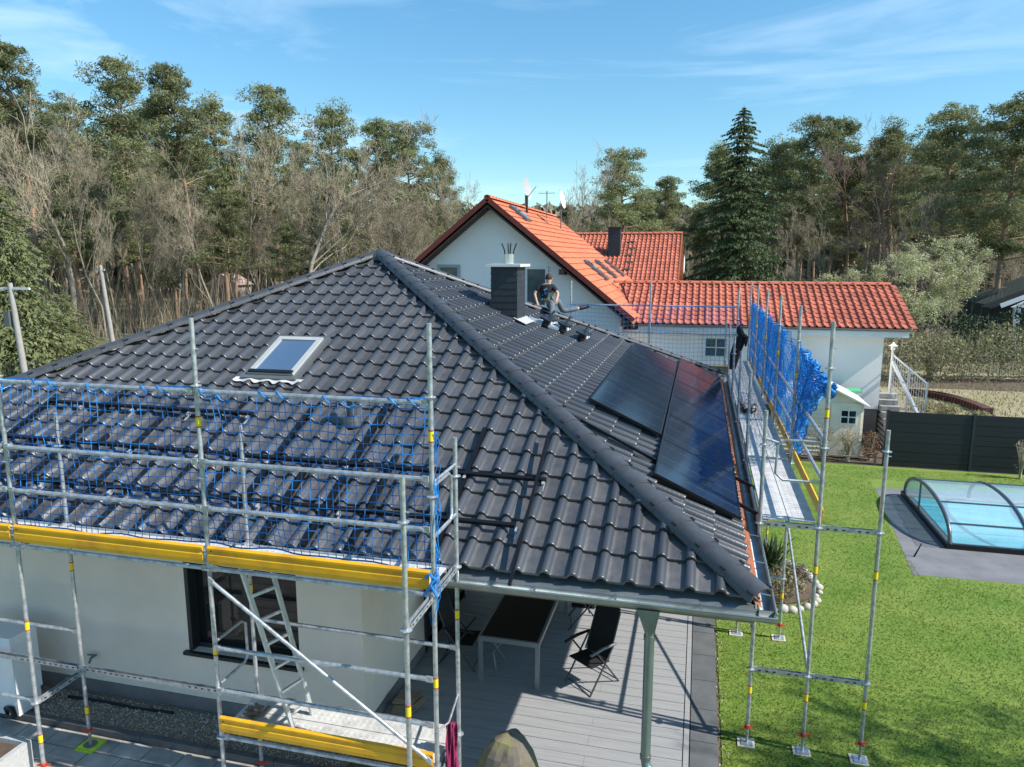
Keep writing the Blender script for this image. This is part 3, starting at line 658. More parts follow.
# rubble on lower deck
mb = MB(); rg = random.Random(9)
for i in range(9):
    a_ = rg.uniform(0, 3.1); x, y = -4.72+rg.uniform(-.1,.1), 6.72+rg.uniform(-.08,.08); mb.obox((x,y,1.235+.014*i*.6), (math.cos(a_)*.09, math.sin(a_)*.09, 0), (-math.sin(a_)*.018, math.cos(a_)*.018, 0), (0,0,.008))
one(mb, 'wood_scraps', WOOD, 'small pile of brown wood scraps on the lower scaffold deck', 'wood scraps')
mb = MB()
mb.prism([(-4.0,8.75,.052),(-3.68,8.80,.052),(-3.63,8.82,.13),(-3.68,8.84,.18),(-3.97,8.80,.15)], (.06,.2,.01))
mb.prism([(-3.98,8.76,.19),(-3.70,8.81,.19),(-3.66,8.83,.25),(-3.95,8.80,.26)], (.05,.2,.01))
one(mb, 'wood_block', WOOD, 'weathered split wood block on the terrace at the house corner', 'wood block')

# right scaffold
RX = [.845, 1.54, 2.235]; RY = [9.36 + 3.0*i for i in range(6)]
right = thing('scaffolding', 'galvanised scaffolding with long steel walkway along the right eave, standing on the lawn', 'scaffold', (1.5, 16, 0))
for k, y in enumerate(RY):
    standard(right, RX[0], y, 0, 4.55, stick=(.8, 2.4))
    standard(right, RX[1], y, 0, 5.66, stick=(.8, 2.55, 4.55))
    transom(right, (RX[0],y,3.10), (RX[1],y,3.10)); transom(right, (RX[0],y,1.10), (RX[1],y,1.10))
standard(right, RX[2], RY[0], 0, 4.38, stick=(.8, 2.55))
transom(right, (RX[1],RY[0],3.10), (RX[2],RY[0],3.10)); transom(right, (RX[1],RY[0],1.10), (RX[2],RY[0],1.10))
for k in range(5):
    ya, yb_ = RY[k], RY[k+1]
    planks(right, RX[0]+.03, RX[1]-.03, ya, yb_, 3.16, 'y')
    for zz in (3.66, 4.16): ledger(right, (RX[1]+.035,ya,zz), (RX[1]+.035,yb_,zz))
    toeboard(right, (RX[1]+.045,ya+.03,0), (RX[1]+.045,yb_-.03,0), (1,0,0), 3.15, 3.33)
    ledger(right, (RX[0],ya,3.08), (RX[0],yb_,3.08)); ledger(right, (RX[0],ya,1.60), (RX[0],yb_,1.60))
ledger(right, (RX[1],RY[0],1.14), (RX[1],RY[1],2.15), .021, 'diagonal_brace')
tubeframe(right, [(RX[1]-.03,RY[0],4.19),(RX[0]+.25,RY[0],4.19),(RX[0]+.16,RY[0],4.12),(RX[0]+.15,RY[0],3.76),(RX[0]+.24,RY[0],3.68),(RX[1]-.03,RY[0],3.68)])
tubeframe(right, [(RX[0],RY[0],4.2),(RX[0]+.17,RY[0],4.15)]) 
def d_r(a, c_, i, j):
    sag = -.10*math.sin(a*math.pi*4)**2*(c_) ; return (.05*math.sin(i*.21+j*.3)+.03*math.sin(i*.55-j*.8)+.05, .015*math.sin(j), sag - .35*(1-c_)*0)
mb, P = net('', (RX[1]+.05,12.3,3.28), (0,1,0), (0,0,1), 210, 29, .058, .0042, d_r, NETB2, '')
mb2, P = net('', (RX[1]+.10,12.9,3.24), (0,1,0), (0,0,1), 200, 31, .058, .0040, lambda a,c_,i,j: (.04*math.sin(i*.33-j*.25)+.03*math.sin(i*.13), .01*math.sin(j), -.06*math.sin(i*.11)**2), NETB2, '')
mb.add(mb2.v, mb2.f)
mb2, P = net('', (RX[1]+.07,15.1,3.24), (0,1,0), (0,0,1), 190, 36, .049, .0055, lambda a,c_,i,j: (.04*math.sin(i*.27+j*.15)+.03*math.sin(i*.1), .01*math.sin(j), -.06*math.sin(i*.09)**2), NETB2, '')
mb.add(mb2.v, mb2.f)
one(mb, 'safety_net', NETB2, 'bright blue debris net hung along the far part of the right scaffold walkway', 'safety net')
mb = MB(); rg = random.Random(12)
def crumple(mb, O, U, V, nu, nv, su, sv, amp, sd_):
    r2 = random.Random(sd_); ph = [r2.uniform(0, 6.28) for _ in range(8)]; Nn = Vector(U).cross(Vector(V)).normalized()
    P = [[Vector(O)+Vector(U)*(i/nu*su)+Vector(V)*(j/nv*sv) + Nn*amp*(math.sin(i*.9+ph[0]+j*.2)+.6*math.sin(i*.37+j*.5+ph[1])+.5*math.sin(j*.9+i*.3+ph[2])+r2.uniform(-.3,.3)) + Vector(U)*.03*math.sin(j*.6+ph[3]) for j in range(nv+1)] for i in range(nu+1)]
    for i in range(nu):
        for j in range(nv):
            q = [P[i][j], P[i+1][j], P[i+1][j+1], P[i][j+1]]; c_ = sum(q, Vector())/4; k = .80
            inner = [c_+(p_-c_)*k*r2.uniform(.7,1.0) for p_ in q]
            if r2.random() < .93: mb.add(q+inner, [(0,1,5,4),(1,2,6,5),(2,3,7,6),(3,0,4,7)] if r2.random() < .28 else [(0,1,2,3)])
# bundled near end: hangs from rail between the two nearest posts
def bunch(mb, seed, ya, yb_, ztop_a, ztop_b, zbot_a, zbot_b):
    r2 = random.Random(seed); n_, m_ = 46, 34
    ph = [r2.uniform(0,6.28) for _ in range(6)]
    P = []
    for i in range(n_+1):
        a = i/n_; zt_ = ztop_a+(ztop_b-ztop_a)*a; zb = zbot_a+(zbot_b-zbot_a)*a + .10*math.sin(i*.8+ph[0]) ; row = []
        for j in range(m_+1):
            c_ = j/m_; y = ya+(yb_-ya)*a; x = RX[1]+.10 + .075*math.sin(i*1.15+ph[1]+c_*1.2) + .04*math.sin(i*.5+j*.45+ph[2]) + .015*r2.uniform(-1,1)
            row.append(Vector((x, y+.03*math.sin(j*.7+ph[3])+.01*r2.uniform(-1,1), zb+(zt_-zb)*c_+.012*r2.uniform(-1,1))))
        P.append(row)
    for i in range(n_):
        for j in range(m_):
            if r2.random() < .90 - .12*(j < 8): mb.add([P[i][j],P[i+1][j],P[i+1][j+1],P[i][j+1]], [(0,1,2,3)], 0, False)
for sd_, ya, yb_, za, zb_, zl, zr in ((1,9.55,11.2,4.84,4.93,4.78,4.25),(2,10.8,12.35,4.90,4.98,4.5,3.5),(3,11.3,12.4,4.93,4.98,4.1,3.30)):
    r2 = random.Random(sd_); ph = [r2.uniform(0,6.28) for _ in range(5)]
    def d_b(a, c_, i, j, ph=ph, ya=ya, yb_=yb_, za=za, zb_=zb_, zl=zl, zr=zr, r2=r2):
        lo_, hi_ = zl+(zr-zl)*a+.05*math.sin(i*.7+ph[0]), za+(zb_-za)*a
        return (.045*math.sin(i*.55+ph[1]+c_*2)+.025*math.sin(i*.23+j*.4+ph[2])+r2.uniform(-.008,.008)-.03, (yb_-ya)*a - i*.04 + .03*math.sin(j*.6+ph[3]+i*.3), lo_+(hi_-lo_)*c_ - j*.04 + r2.uniform(-.012,.012))
    m2_, P = net('', (RX[1]+.10,ya,0), (0,1,0), (0,0,1), 44, 30, .04, .0062, d_b, NETB2, '')
    mb.add(m2_.v, m2_.f)
mb.tube([(RX[1]+.02,9.40,4.84),(RX[1]+.09,9.50,4.78),(RX[1]+.12,9.65,4.86),(RX[1]+.06,9.42,4.90)], .02, 6)
one(mb, 'bundled_net', NETB2, 'crumpled bright blue net bundle hanging from the near right scaffold post', 'net bundle')
# ball of debris on walkway
mb = MB(); rg = random.Random(14)
for i in range(14): mb.tube([(1.05+rg.uniform(-.15,.22), 16.3+rg.uniform(-.5,.6), 3.2+rg.uniform(0,.08)) for _ in range(3)], .03, 5, i % 2)
one(mb, 'cable_heap', [mat('brown_strap', (.16,.10,.07), .9), mat('pale_strap', (.5,.48,.45), .8)], 'heap of brown and grey straps lying on the steel walkway', 'strap heap')

# scaffold behind the house
back = thing('scaffolding', 'galvanised scaffolding behind the roof before the white neighbour wall', 'scaffold', (-1.5, 22.8, 0))
for x in (-3.9, -1.46, 1.10):
    mb = MB(); mb.tube([(x,22.75,.3),(x,22.75,5.70 if x < 1 else 5.5)], .03, 8)
    for zz in (3.1, 3.6, 4.1, 4.6, 5.1): mb.lathe((x,22.75,zz), [(.03,-.012),(.065,0),(.03,.012)], 8)
    mb.build('standard', SC, back)
for a_, c_ in ((-3.9,-1.46),(-1.46,1.10)):
    ledger(back, (a_,22.75,4.97), (c_,22.75,4.97)); ledger(back, (a_,22.75,4.15), (c_,22.75,4.15))
    planks(back, a_, c_, 22.1, 22.72, 3.0); 
toeboard(back, (-1.4,22.70,0), (1.0,22.70,0), (0,-1,0), 3.02, 3.20)
mb, P = net('', (-4.0,22.68,3.1), (1,0,0), (0,0,1), 42, 15, .125, .0045, lambda a,c_,i,j: (0,.02*math.sin(i*.5),.02*math.sin(i*.4)), NETB, '')
one(mb, 'safety_net', NETB, 'thin blue safety net behind the roof in front of the white neighbour wall', 'safety net')
mb = MB(); rg = random.Random(3)
P = [(1.12,4.42,.05),(1.16,4.30,.09),(1.22,4.15,.11),(1.18,4.0,.15),(1.12,3.8,.16),(1.05,3.55,.15),(1.0,3.3,.15),(.96,3.12,.12),(.93,3.0,.03)]
mb.tube([(x,22.5+rg.uniform(-.03,.03),z) for x,z,r_ in P], [r_*rg.uniform(.8,1.1) for x,z,r_ in P], 9); mb.tube([(1.22,22.45,4.18),(1.36,22.4,4.10),(1.34,22.4,3.85)], [.09,.06,.03], 7)
mb.tube([(1.0,22.42,3.35),(1.03,22.4,3.05),(1.06,22.4,2.9)], [.09,.07,.03], 7)
one(mb, 'jacket', mat('black_cloth', (.012,.012,.014), .9, col2=(.06,.02,.02), vscale=7, lo=.6, hi=.7), 'black work jacket hanging on the far corner scaffold pole', 'jacket')

# ------------------------------------------------------------------ person on the hip
def W(px, py, y):
    f = Vector((-math.sin(YAW)*math.cos(PITCH), math.cos(YAW)*math.cos(PITCH), -math.sin(PITCH))); r = Vector((math.cos(YAW), math.sin(YAW), 0)); u = r.cross(f)
    d = f + r*(px-512)/FPX - u*(py-383.5)/FPX; return d*(y/d.y) + Vector((0,0,H))
def skin(chains, name, m_, parent, sub=2):
    me = bpy.data.meshes.new(name); vs_, es_, rad, key = [], [], [], {}
    for ch_ in chains:
        prev = None
        for p, r_ in ch_:
            k = tuple(round(c_, 4) for c_ in p)
            if k not in key: key[k] = len(vs_); vs_.append(Vector(p)-parent.location); rad.append(r_)
            if prev is not None: es_.append((prev, key[k]))
            prev = key[k]
    me.from_pydata(vs_, es_, []); o = bpy.data.objects.new(name, me); C.objects.link(o)
    md = o.modifiers.new('s', 'SKIN'); md.use_smooth_shade = True; md2 = o.modifiers.new('b', 'SUBSURF'); md2.levels = sub; md2.render_levels = sub
    sv = me.skin_vertices[0].data if me.skin_vertices else None
    for i, r_ in enumerate(rad): sv[i].radius = (r_, r_) if not isinstance(r_, tuple) else r_
    sv[0].use_root = True
    dg = bpy.context.evaluated_depsgraph_get(); nm = bpy.data.meshes.new_from_object(o.evaluated_get(dg))
    bpy.data.objects.remove(o); nm.materials.clear(); nm.materials.append(m_)
    for p in nm.polygons: p.use_smooth = True
    o = bpy.data.objects.new(name, nm); C.objects.link(o); o.parent = parent; return o
pel = W(547,303.5,17.35); wai = W(546.5,297,17.36); che = W(546.5,289,17.38); nek = W(548.5,284,17.40); hd0 = W(549,281,17.42); hd1 = W(549,277.5,17.44)
shL, shR = W(540.5,286.5,17.38), W(553.5,287,17.36); elL, elR = W(534.5,293.5,17.3), W(558,294,17.25); haL, haR = W(537,303,17.2), W(556.5,300,17.1)
hiL, hiR = W(551.5,303,17.3), W(550,304,17.5)
knL, anL, toL = W(552,304.5,16.95), W(551.5,320,16.45), W(551,324.5,16.25)
knR, anR, toR = W(562.5,311,17.6), W(581,308,17.9), W(587.5,306.5,18.0)
th2 = W(558,300,17.45)
SKIN = mat('skin', (.50,.29,.20), .6); SHIRT = mat('black_shirt', (.012,.013,.018), .85)
per = thing('person', 'person in black printed t-shirt and grey trousers sitting on the roof edge with back turned', 'person', (pel.x, pel.y, pel.z-.1))
def lr(a, c_, t): return a.lerp(c_, t)
hands = []
for hp_, el_ in ((haL, elL), (haR, elR)):
    d = (hp_-el_).normalized(); s_ = d.cross(Vector((0,1,0))).normalized()
    palm = hp_+d*.05
    hands.append([(hp_, .026), (palm, .034)])
    for k in range(4): q = palm+s_*(.022*(k-1.5)); hands.append([(palm, .034), (q+d*.045, .0095), (q+d*(.085-.006*abs(k-1))+Vector((0,.012,-.01)), .008)])
    hands.append([(hp_, .026), (hp_+s_*.04+d*.03, .010), (hp_+s_*.05+d*.065, .009)])
body = [[(pel,.13),(wai,.115),(che,.13),(nek,.052),(hd0,.072),(hd1,.078)], [(che,.13),(shL,.055),(elL,.04),(haL,.026)], [(che,.13),(shR,.055),(elR,.04),(haR,.026)],
        [(pel,.13),(hiL,.085),(knL,.06),(anL,.042),(toL,.035)], [(pel,.13),(hiR,.085),(th2,.075),(knR,.058),(anR,.04),(toR,.035)]] + hands
skin(body, 'body', SKIN, per)
skin([[(pel+Vector((0,0,.06)),.145),(wai,.13),(che,.15),(lr(che,nek,.6),.085)], [(che,.15),(shL,.075),(lr(shL,elL,.75),.056)], [(che,.15),(shR,.075),(lr(shR,elR,.75),.056)]], 'shirt', SHIRT, per)
TRO = mat('grey_trousers', (.13,.15,.17), .85, var=.3, vscale=9)
skin([[(pel,.148),(hiL,.10),(knL,.075),(lr(knL,anL,.75),.058)], [(pel,.148),(hiR,.10),(th2,.09),(knR,.072),(lr(knR,anR,.85),.055)]], 'trousers', TRO, per)
skin([[(lr(knL,anL,.7),.062),(anL,.058),(toL,.055),(toL+Vector((.02,-.14,-.03)),.045)]], 'boot', BLACK, per)
skin([[(lr(knR,anR,.85),.055),(anR,.055),(toR,.05),(toR+Vector((.06,.02,.03)),.045)]], 'boot', BLACK, per)
mb = MB(); hc = hd1 + Vector((0,.0,.0))
vs_ = []; 
for a_ in range(7):
    th_ = math.pi/2*(1-a_/6.0*1.25)
    for k in range(14): t = 2*math.pi*k/14; vs_.append(hc + Vector((math.cos(t)*math.cos(th_)*.088, math.sin(t)*math.cos(th_)*.10, math.sin(th_)*.105-.0)))
mb.add(vs_, [(i*14+k, i*14+(k+1) % 14, (i+1)*14+(k+1) % 14, (i+1)*14+k) for i in range(6) for k in range(14)], 0, True)
mb.build('hair', mat('brown_hair', (.06,.035,.022), .8, var=.3, vscale=40), per)
mb = MB()      # ears, nose, printed patches on the shirt back
for s_ in (-1, 1): mb.lathe(hc+Vector((s_*.082,0,-.03)), [(.008,-.02),(.016,-.012),(.016,.012),(.008,.02)], 8, 0, True)
mb.lathe(hc+Vector((0,.095,-.045)), [(.014,-.02),(.009,.02)], 6); mb.build('ear', SKIN, per)
mb = MB(); rg = random.Random(21)
for i in range(26):
    c_ = lr(wai, che, rg.uniform(-.5, 1.1)) + Vector((rg.uniform(-.11,.11), 0, 0)); rr = rg.uniform(.012,.032)
    yb_ = c_.y-.137+abs(c_.x-che.x)*.35; n_ = 7
    mb.prism([(c_.x+math.cos(6.283*k/n_)*rr*rg.uniform(.6,1.3), yb_-.012, c_.z+math.sin(6.283*k/n_)*rr*rg.uniform(.6,1.3)) for k in range(n_)], (0,.03,0), rg.randrange(4))
mb.build('shirt_print', [mat('print_white', (.6,.65,.7), .8), mat('print_teal', (.1,.35,.45), .8), mat('print_blue', (.06,.10,.35), .8), mat('print_green', (.18,.32,.12), .8)], per)

# ------------------------------------------------------------------ terrace furniture
tbl = thing('garden_table', 'dark extending garden table with grey metal frame on the shaded terrace', 'table', (-2.57, 11, .05))
mb = MB(); mb.box(-2.99, -2.13, 9.86, 12.3, .775, .79); mb.build('tabletop', mat('dark_glass_top', (.008,.009,.010), .5, spec=.25), tbl)
mb = MB()
for a_ in ((-3.03,-2.99,9.82,12.34),(-2.13,-2.09,9.82,12.34)): mb.box(a_[0],a_[1],a_[2],a_[3],.72,.792)
mb.box(-2.99,-2.13,9.82,9.858,.72,.792); mb.box(-2.99,-2.13,12.302,12.34,.72,.792); TF = mat('table_metal', (.22,.24,.25), .45, .3); mb.build('table_frame', TF, tbl)
for x in (-3.03,-2.15):
    for y in (9.82,12.28): mb = MB(); mb.box(x,x+.06,y,y+.06,.05,.719); mb.build('leg', TF, tbl)
mb = MB()
for (a_, c_) in (((-2.93,10.3,.45),(-2.80,10.5,.06)),((-2.98,10.35,.2),(-2.70,10.75,.5)),((-2.70,10.75,.5),(-2.60,10.9,.1)),((-2.93,10.3,.25),(-2.86,10.2,.06))): mb.tube([a_,c_], .016, 6)
mb.build('brace', TF, tbl)
def chair(cx, cy, rot, label, frame_m):
    o = thing('folding_chair', label, 'chair', (cx, cy, .05), 'folding chairs round the terrace table')
    cr_, sr_ = math.cos(rot), math.sin(rot)
    def P(x, y, z): return (cx + x*cr_ - y*sr_, cy + x*sr_ + y*cr_, .05+z)
    # local: seat faces -y (front), x across
    for s_ in (-1, 1):
        x = s_*.26
        mb = MB(); mb.tube([P(x,-.30,.0),P(x,.20,.66)], .014, 8); mb.build('leg', frame_m, o)
        mb = MB(); mb.tube([P(x*.94,.34,.0),P(x*.94,-.16,.64)], .014, 8); mb.build('leg', frame_m, o)
        mb = MB(); mb.tube([P(x*1.03,-.30,.655),P(x*1.03,-.05,.68),P(x*1.03,.24,.665)], [.022,.026,.018], 8); mb.build('armrest', GREYM if s_ > 0 else BLACK, o)
        mb = MB(); mb.tube([P(x*.9,.10,.42),P(x*.9,.20,.66),P(x*.88,.36,1.12)], .013, 8); mb.build('back_frame', frame_m, o)
    mb = MB()
    for yy, zz in ((-.26,.05),(.30,.05),(.05,.32)): mb.tube([P(-.25,yy,zz),P(.25,yy,zz)], .010, 6)
    mb.build('stretcher', frame_m, o)
    mb = MB(); mb.add([P(-.23,-.24,.43),P(.23,-.24,.43),P(.23,.14,.405),P(-.23,.14,.405),P(-.23,-.24,.415),P(.23,-.24,.415),P(.23,.14,.39),P(-.23,.14,.39)], [(0,1,2,3),(7,6,5,4),(0,4,5,1),(1,5,6,2),(2,6,7,3),(3,7,4,0)])
    mb.tube([P(-.23,-.24,.42),P(.23,-.24,.42)], .014, 8); mb.build('seat', FABR, o)
    mb = MB(); pr = [(.13,.42),(.20,.64),(.28,.88),(.37,1.16)]; vs_ = [P(x, y-dy, z) for dy in (0,.014) for y, z in pr for x in (-.225,.225)]
    n_ = 8; fs_ = [(2*i,2*i+1,2*i+3,2*i+2) for i in range(3)] + [(n_+2*i,n_+2*i+2,n_+2*i+3,n_+2*i+1) for i in range(3)] + [(0,n_,n_+1,1),(6,7,n_+7,n_+6)] + [(2*i,2*i+2,n_+2*i+2,n_+2*i) for i in range(3)] + [(2*i+1,n_+2*i+1,n_+2*i+3,2*i+3) for i in range(3)]
    mb.add(vs_, fs_); mb.build('backrest', FABR, o)
    return o
CF = mat('chair_frame', (.07,.075,.08), .4, .5)
chair(-1.36, 10.22, R(-36), 'black folding garden chair at the right of the table, in the sun', CF)
chair(-1.72, 12.0, R(-80), 'black folding chair behind the sunlit chair, partly hidden by the gutter', CF)
chair(-3.45, 10.3, R(90), 'folding chair left of the table in the deep shade beside wall', CF)
# boulder
mb = MB(); rg = random.Random(31); sgm, rings = 22, 14; vs_ = []
for j in range(rings+1):
    t = j/rings; r_ = .40*(1-t**3.2)**.5 + .0
    if t > .6: r_ *= (1-(t-.6)*.15)
    for k in range(sgm):
        a_ = 2*math.pi*k/sgm; q = 1 + .09*math.sin(3*a_+1+t*2) + .06*math.sin(5*a_-t*6) + rg.uniform(-.045,.045)
        vs_.append((-1.93 + (r_*q)*math.cos(a_)*.95 + .06*t, 7.25 + r_*q*math.sin(a_)*.85, .0 + 1.16*t + .02*math.sin(a_*2)))
mb.add(vs_, [(i*sgm+k, i*sgm+(k+1) % sgm, (i+1)*sgm+(k+1) % sgm, (i+1)*sgm+k) for i in range(rings) for k in range(sgm)], 0, False)
mb.add(vs_[-sgm:], [tuple(range(sgm))])
one(mb, 'boulder', mat('mossy_stone', (.15,.125,.10), .95, col2=(.20,.19,.06), vscale=3.2, detail=14, bump=1, bscale=5, lo=.5, hi=.66), 'brown upright boulder with mossy yellow patches in front of the terrace', 'boulder')
# heat pump unit and block at left
hpn = thing('heat_pump', 'white heat pump cabinet beside the house wall at the left edge', 'heat pump', (-9.5, 7.7, 0))
mb = MB(); mb.box(-10.1, -8.93, 7.30, 7.72, .36, 1.28); mb.build('cabinet', WHITE, hpn)
mb = MB(); mb.box(-10.1, -8.95, 7.33, 7.70, .10, .357); mb.build('base', WHITE, hpn)
mb = MB(); mb.tube([(-9.15,7.34,.12),(-9.13,7.3,.22),(-9.0,7.28,.25),(-8.97,7.28,.12)], .035, 8); mb.build('pipe', BLACK, hpn)
pl = thing('stone_planter', 'square grey planter box at the bottom left corner', 'planter', (-8.2, 6.2, 0))
mb = MB(); mb.box(-8.5,-7.80,6.0,6.06,.02,.52); mb.box(-8.5,-7.80,6.44,6.5,.02,.52); mb.box(-8.5,-8.44,6.06,6.44,.02,.52); mb.box(-7.86,-7.80,6.06,6.44,.02,.52); mb.build('box', mat('granite', (.45,.45,.44), .8, var=.2, vscale=30), pl)
mb = MB(); mb.box(-8.44,-7.86,6.06,6.44,.03,.46); mb.build('soil', SOIL, pl)
mb = MB(); mb.tube([(-8.75,7.95,.05),(-8.2,8.0,.035),(-7.6,7.98,.03),(-7.0,8.02,.03)], .022, 6)
one(mb, 'hose', BLACK, 'short black hose lying on the gravel strip below the tap', 'hose')

# ------------------------------------------------------------------ garden: yucca bed, pool, fence, shed
rg = random.Random(41); BX, BY = 1.48, 14.6
mb = MB()
mb.lathe((BX,BY,.0), [(.95,0),(.95,.05),(.8,.09),(.3,.13)], 20); struct(mb, 'planting_bed', SOIL)
for i in range(19):
    a_ = -1.5 + i*.165; r_ = .98+rg.uniform(-.04,.05); s_ = rg.uniform(.055,.125); mb = MB()
    mb.lathe((BX+r_*math.cos(a_), BY+r_*math.sin(a_)*1.25, .0), [(s_*.8,0),(s_,s_*.4),(s_*.75,s_*.9),(s_*.2,s_*1.15)], 7, 0, True)
    one(mb, 'edging_stone', mat('pale_stone', (.50,.46,.40), .85, var=.3, vscale=12), 'rounded pale stone in the ring round the yucca bed', 'stone', 'pale stones round the yucca bed')
yu = thing('yucca', 'spiky dark green yucca in the round bed under the scaffold', 'plant', (BX, BY+.3, .08))
mb = MB()
for i in range(190):
    a_ = rg.uniform(0,6.283); e_ = rg.uniform(.1,1.45); L_ = rg.uniform(.45,.8); d = Vector((math.cos(a_)*math.cos(e_), math.sin(a_)*math.cos(e_), math.sin(e_))); s_ = d.cross(Vector((0,0,1))).normalized()*.018
    o_ = Vector((BX+.1, BY+.3, .12))+Vector((rg.uniform(-.12,.12),rg.uniform(-.1,.1),rg.uniform(0,.2))); mid = o_+d*L_*.6; tip = o_+d*L_+Vector((0,0,-.12*math.cos(e_)))
    mb.add([o_-s_*.7,o_+s_*.7,mid+s_,mid-s_,tip], [(0,1,2,3),(3,2,4)], 1 if e_ < .3 else 0)
mb.build('leaves', [mat('yucca_green', (.05,.085,.03), .5, var=.4, vscale=6), mat('dry_leaf', (.28,.22,.12), .9)], yu)
def shrub(name, c_, r_, h_, n, mt, label, cat='shrub', size=.05, stems=14, twig=None, grp=None, sq=1.0):
    rg = random.Random(hash(label) % 1000 if False else int(c_[0]*97+c_[1]*31) & 1023); o = thing(name, label, cat, (c_[0], c_[1], 0), grp); mb = MB()
    for i in range(stems):
        a_ = rg.uniform(0,6.283); rr = rg.uniform(.2,1)*r_; p1 = Vector((c_[0]+rr*.4*math.cos(a_), c_[1]+rr*.4*math.sin(a_), h_*.5)); p2 = Vector((c_[0]+rr*math.cos(a_), c_[1]+rr*math.sin(a_), h_*rg.uniform(.7,1)))
        mb.tube([(c_[0]+rg.uniform(-.1,.1)*r_, c_[1]+rg.uniform(-.1,.1)*r_, 0), p1, p2], [.018*h_**.5,.012*h_**.5,.004], 4, cap=False)
        for k in range(5):
            q = p1.lerp(p2, rg.random()); e_ = q+Vector((rg.uniform(-1,1),rg.uniform(-1,1),rg.uniform(-.2,1)))*r_*.35; mb.tube([q,e_], [.006*h_**.5,.002], 3, cap=False)
    mb.build('branches', twig or BARK2, o); mb = MB()
    for i in range(n):
        a_ = rg.uniform(0,6.283); u = rg.random()**.5; z = rg.random(); w2 = math.sqrt(max(0, 1-(2*z-1)**2*.8)); p = Vector((c_[0]+u*r_*w2*math.cos(a_), c_[1]+u*r_*w2*math.sin(a_)*sq, h_*(.12+.88*z)))
        leaf(mb, p, size*rg.uniform(.6,1.4), rg)
    if n: mb.build('foliage', mt, o, fix=False)
    return o
def needle(mb, p, s_, rg):
    a = Vector((rg.gauss(0,1),rg.gauss(0,1),rg.gauss(.35,1))).normalized(); c_ = a.cross(Vector((rg.gauss(0,1),rg.gauss(0,1),rg.gauss(0,1)))).normalized()
    mb.v += [tuple(p+a*s_), tuple(p-a*s_*.7+c_*s_*.24), tuple(p-a*s_*.7-c_*s_*.24)]; k = len(mb.v); mb.f.append((k-3,k-2,k-1)); mb.m.append(0); mb.s.append(False)
def leaf(mb, p, s_, rg):
    a = Vector((rg.gauss(0,1),rg.gauss(0,1),rg.gauss(0,1))).normalized(); c_ = a.cross(Vector((rg.gauss(0,1),rg.gauss(0,1),rg.gauss(0,1)))).normalized()
    mb.v += [tuple(p+a*s_), tuple(p-a*s_*.5+c_*s_*.6), tuple(p-a*s_*.5-c_*s_*.6)]; k = len(mb.v); mb.f.append((k-3,k-2,k-1)); mb.m.append(0); mb.s.append(False)
BARK = mat('grey_bark', (.32,.28,.215), .95, col2=(.19,.165,.125), vscale=3, bump=.5, bscale=12, rndobj=.25)
BARK2 = mat('twig_bark', (.40,.335,.235), .95, col2=(.26,.22,.15), vscale=1.2, rndobj=.25)
PBARK = mat('pine_bark', (.42,.26,.16), .95, col2=(.22,.16,.12), vscale=1.5, bump=.6, bscale=9, rndobj=.2)
PINE = mat('pine_needles', (.15,.175,.075), .8, col2=(.28,.29,.135), vscale=.55, detail=6, trans=.35, rndobj=.22, lo=.3, hi=.7)
SPR = mat('spruce_needles', (.040,.070,.026), .8, col2=(.10,.135,.045), vscale=.8, detail=6, trans=.2, lo=.3, hi=.7)
BUD = mat('spring_leaves', (.46,.50,.22), .8, col2=(.58,.57,.36), vscale=.8, trans=.35)
HEDGE = mat('bare_hedge', (.33,.32,.17), .9, col2=(.22,.21,.11), vscale=.8, trans=.2)
EVER = mat('evergreen_hedge', (.028,.05,.022), .8, col2=(.05,.08,.03), vscale=1.2)
shrub('heather_shrub', (1.5,13.9), .45, .35, 900, mat('brown_heather', (.14,.08,.06), .9, col2=(.17,.17,.05), vscale=5), 'low brown and green shrub at the near side of the yucca bed', size=.025)
shrub('dry_shrub', (1.75,14.25), .5, .4, 900, mat('straw_leaf', (.30,.25,.13), .9, col2=(.16,.15,.06), vscale=5), 'straw coloured tuft in the middle of the yucca bed', size=.03)
shrub('low_shrub', (2.0,14.9), .4, .3, 700, mat('purple_brown_leaf', (.13,.075,.065), .9, col2=(.10,.09,.04), vscale=6), 'low purplish brown shrub by the pale stones', size=.025)
# pool
pav = MB(); pav.add([(4.45,15.75,.016),(14,15.9,.016),(14,22.9,.016),(5.0,21.85,.016)], [(0,1,2,3)]); struct(pav, 'pool_surround', mat('grey_slab', (.20,.20,.21), .8, col2=(.15,.15,.155), vscale=2, detail=9, bump=.15))
pav = MB()
for i in range(5): pav.box(4.95+i*.06, 5.50, 17.45+i*.75, 18.19+i*.75, .017, .021)
struct(pav, 'pool_slabs', mat('dark_slab', (.15,.15,.155), .75, var=.2))
pool = thing('pool_cover', 'low arched swimming pool enclosure with clear panels over turquoise water', 'pool cover', (8, 20, 0))
px0, yp0, yp1, hp2 = 5.62, 17.5, 21.3, .76
def arc(t, ins=0): a_ = math.pi*t; return Vector((0, (yp0+yp1)/2 - (yp1-yp0-2*ins)/2*math.cos(a_), .08 + (hp2-ins)*math.sin(a_)**.8))
PF = mat('pool_frame', (.14,.16,.18), .35, .6); N_ = 22
PG = mat('polycarbonate', (.62,.80,.86), .18, spec=.6, alpha=(.62, (.86,.97,1.0)), var=.12, vscale=1.5, stretch=(3,.5,.5))
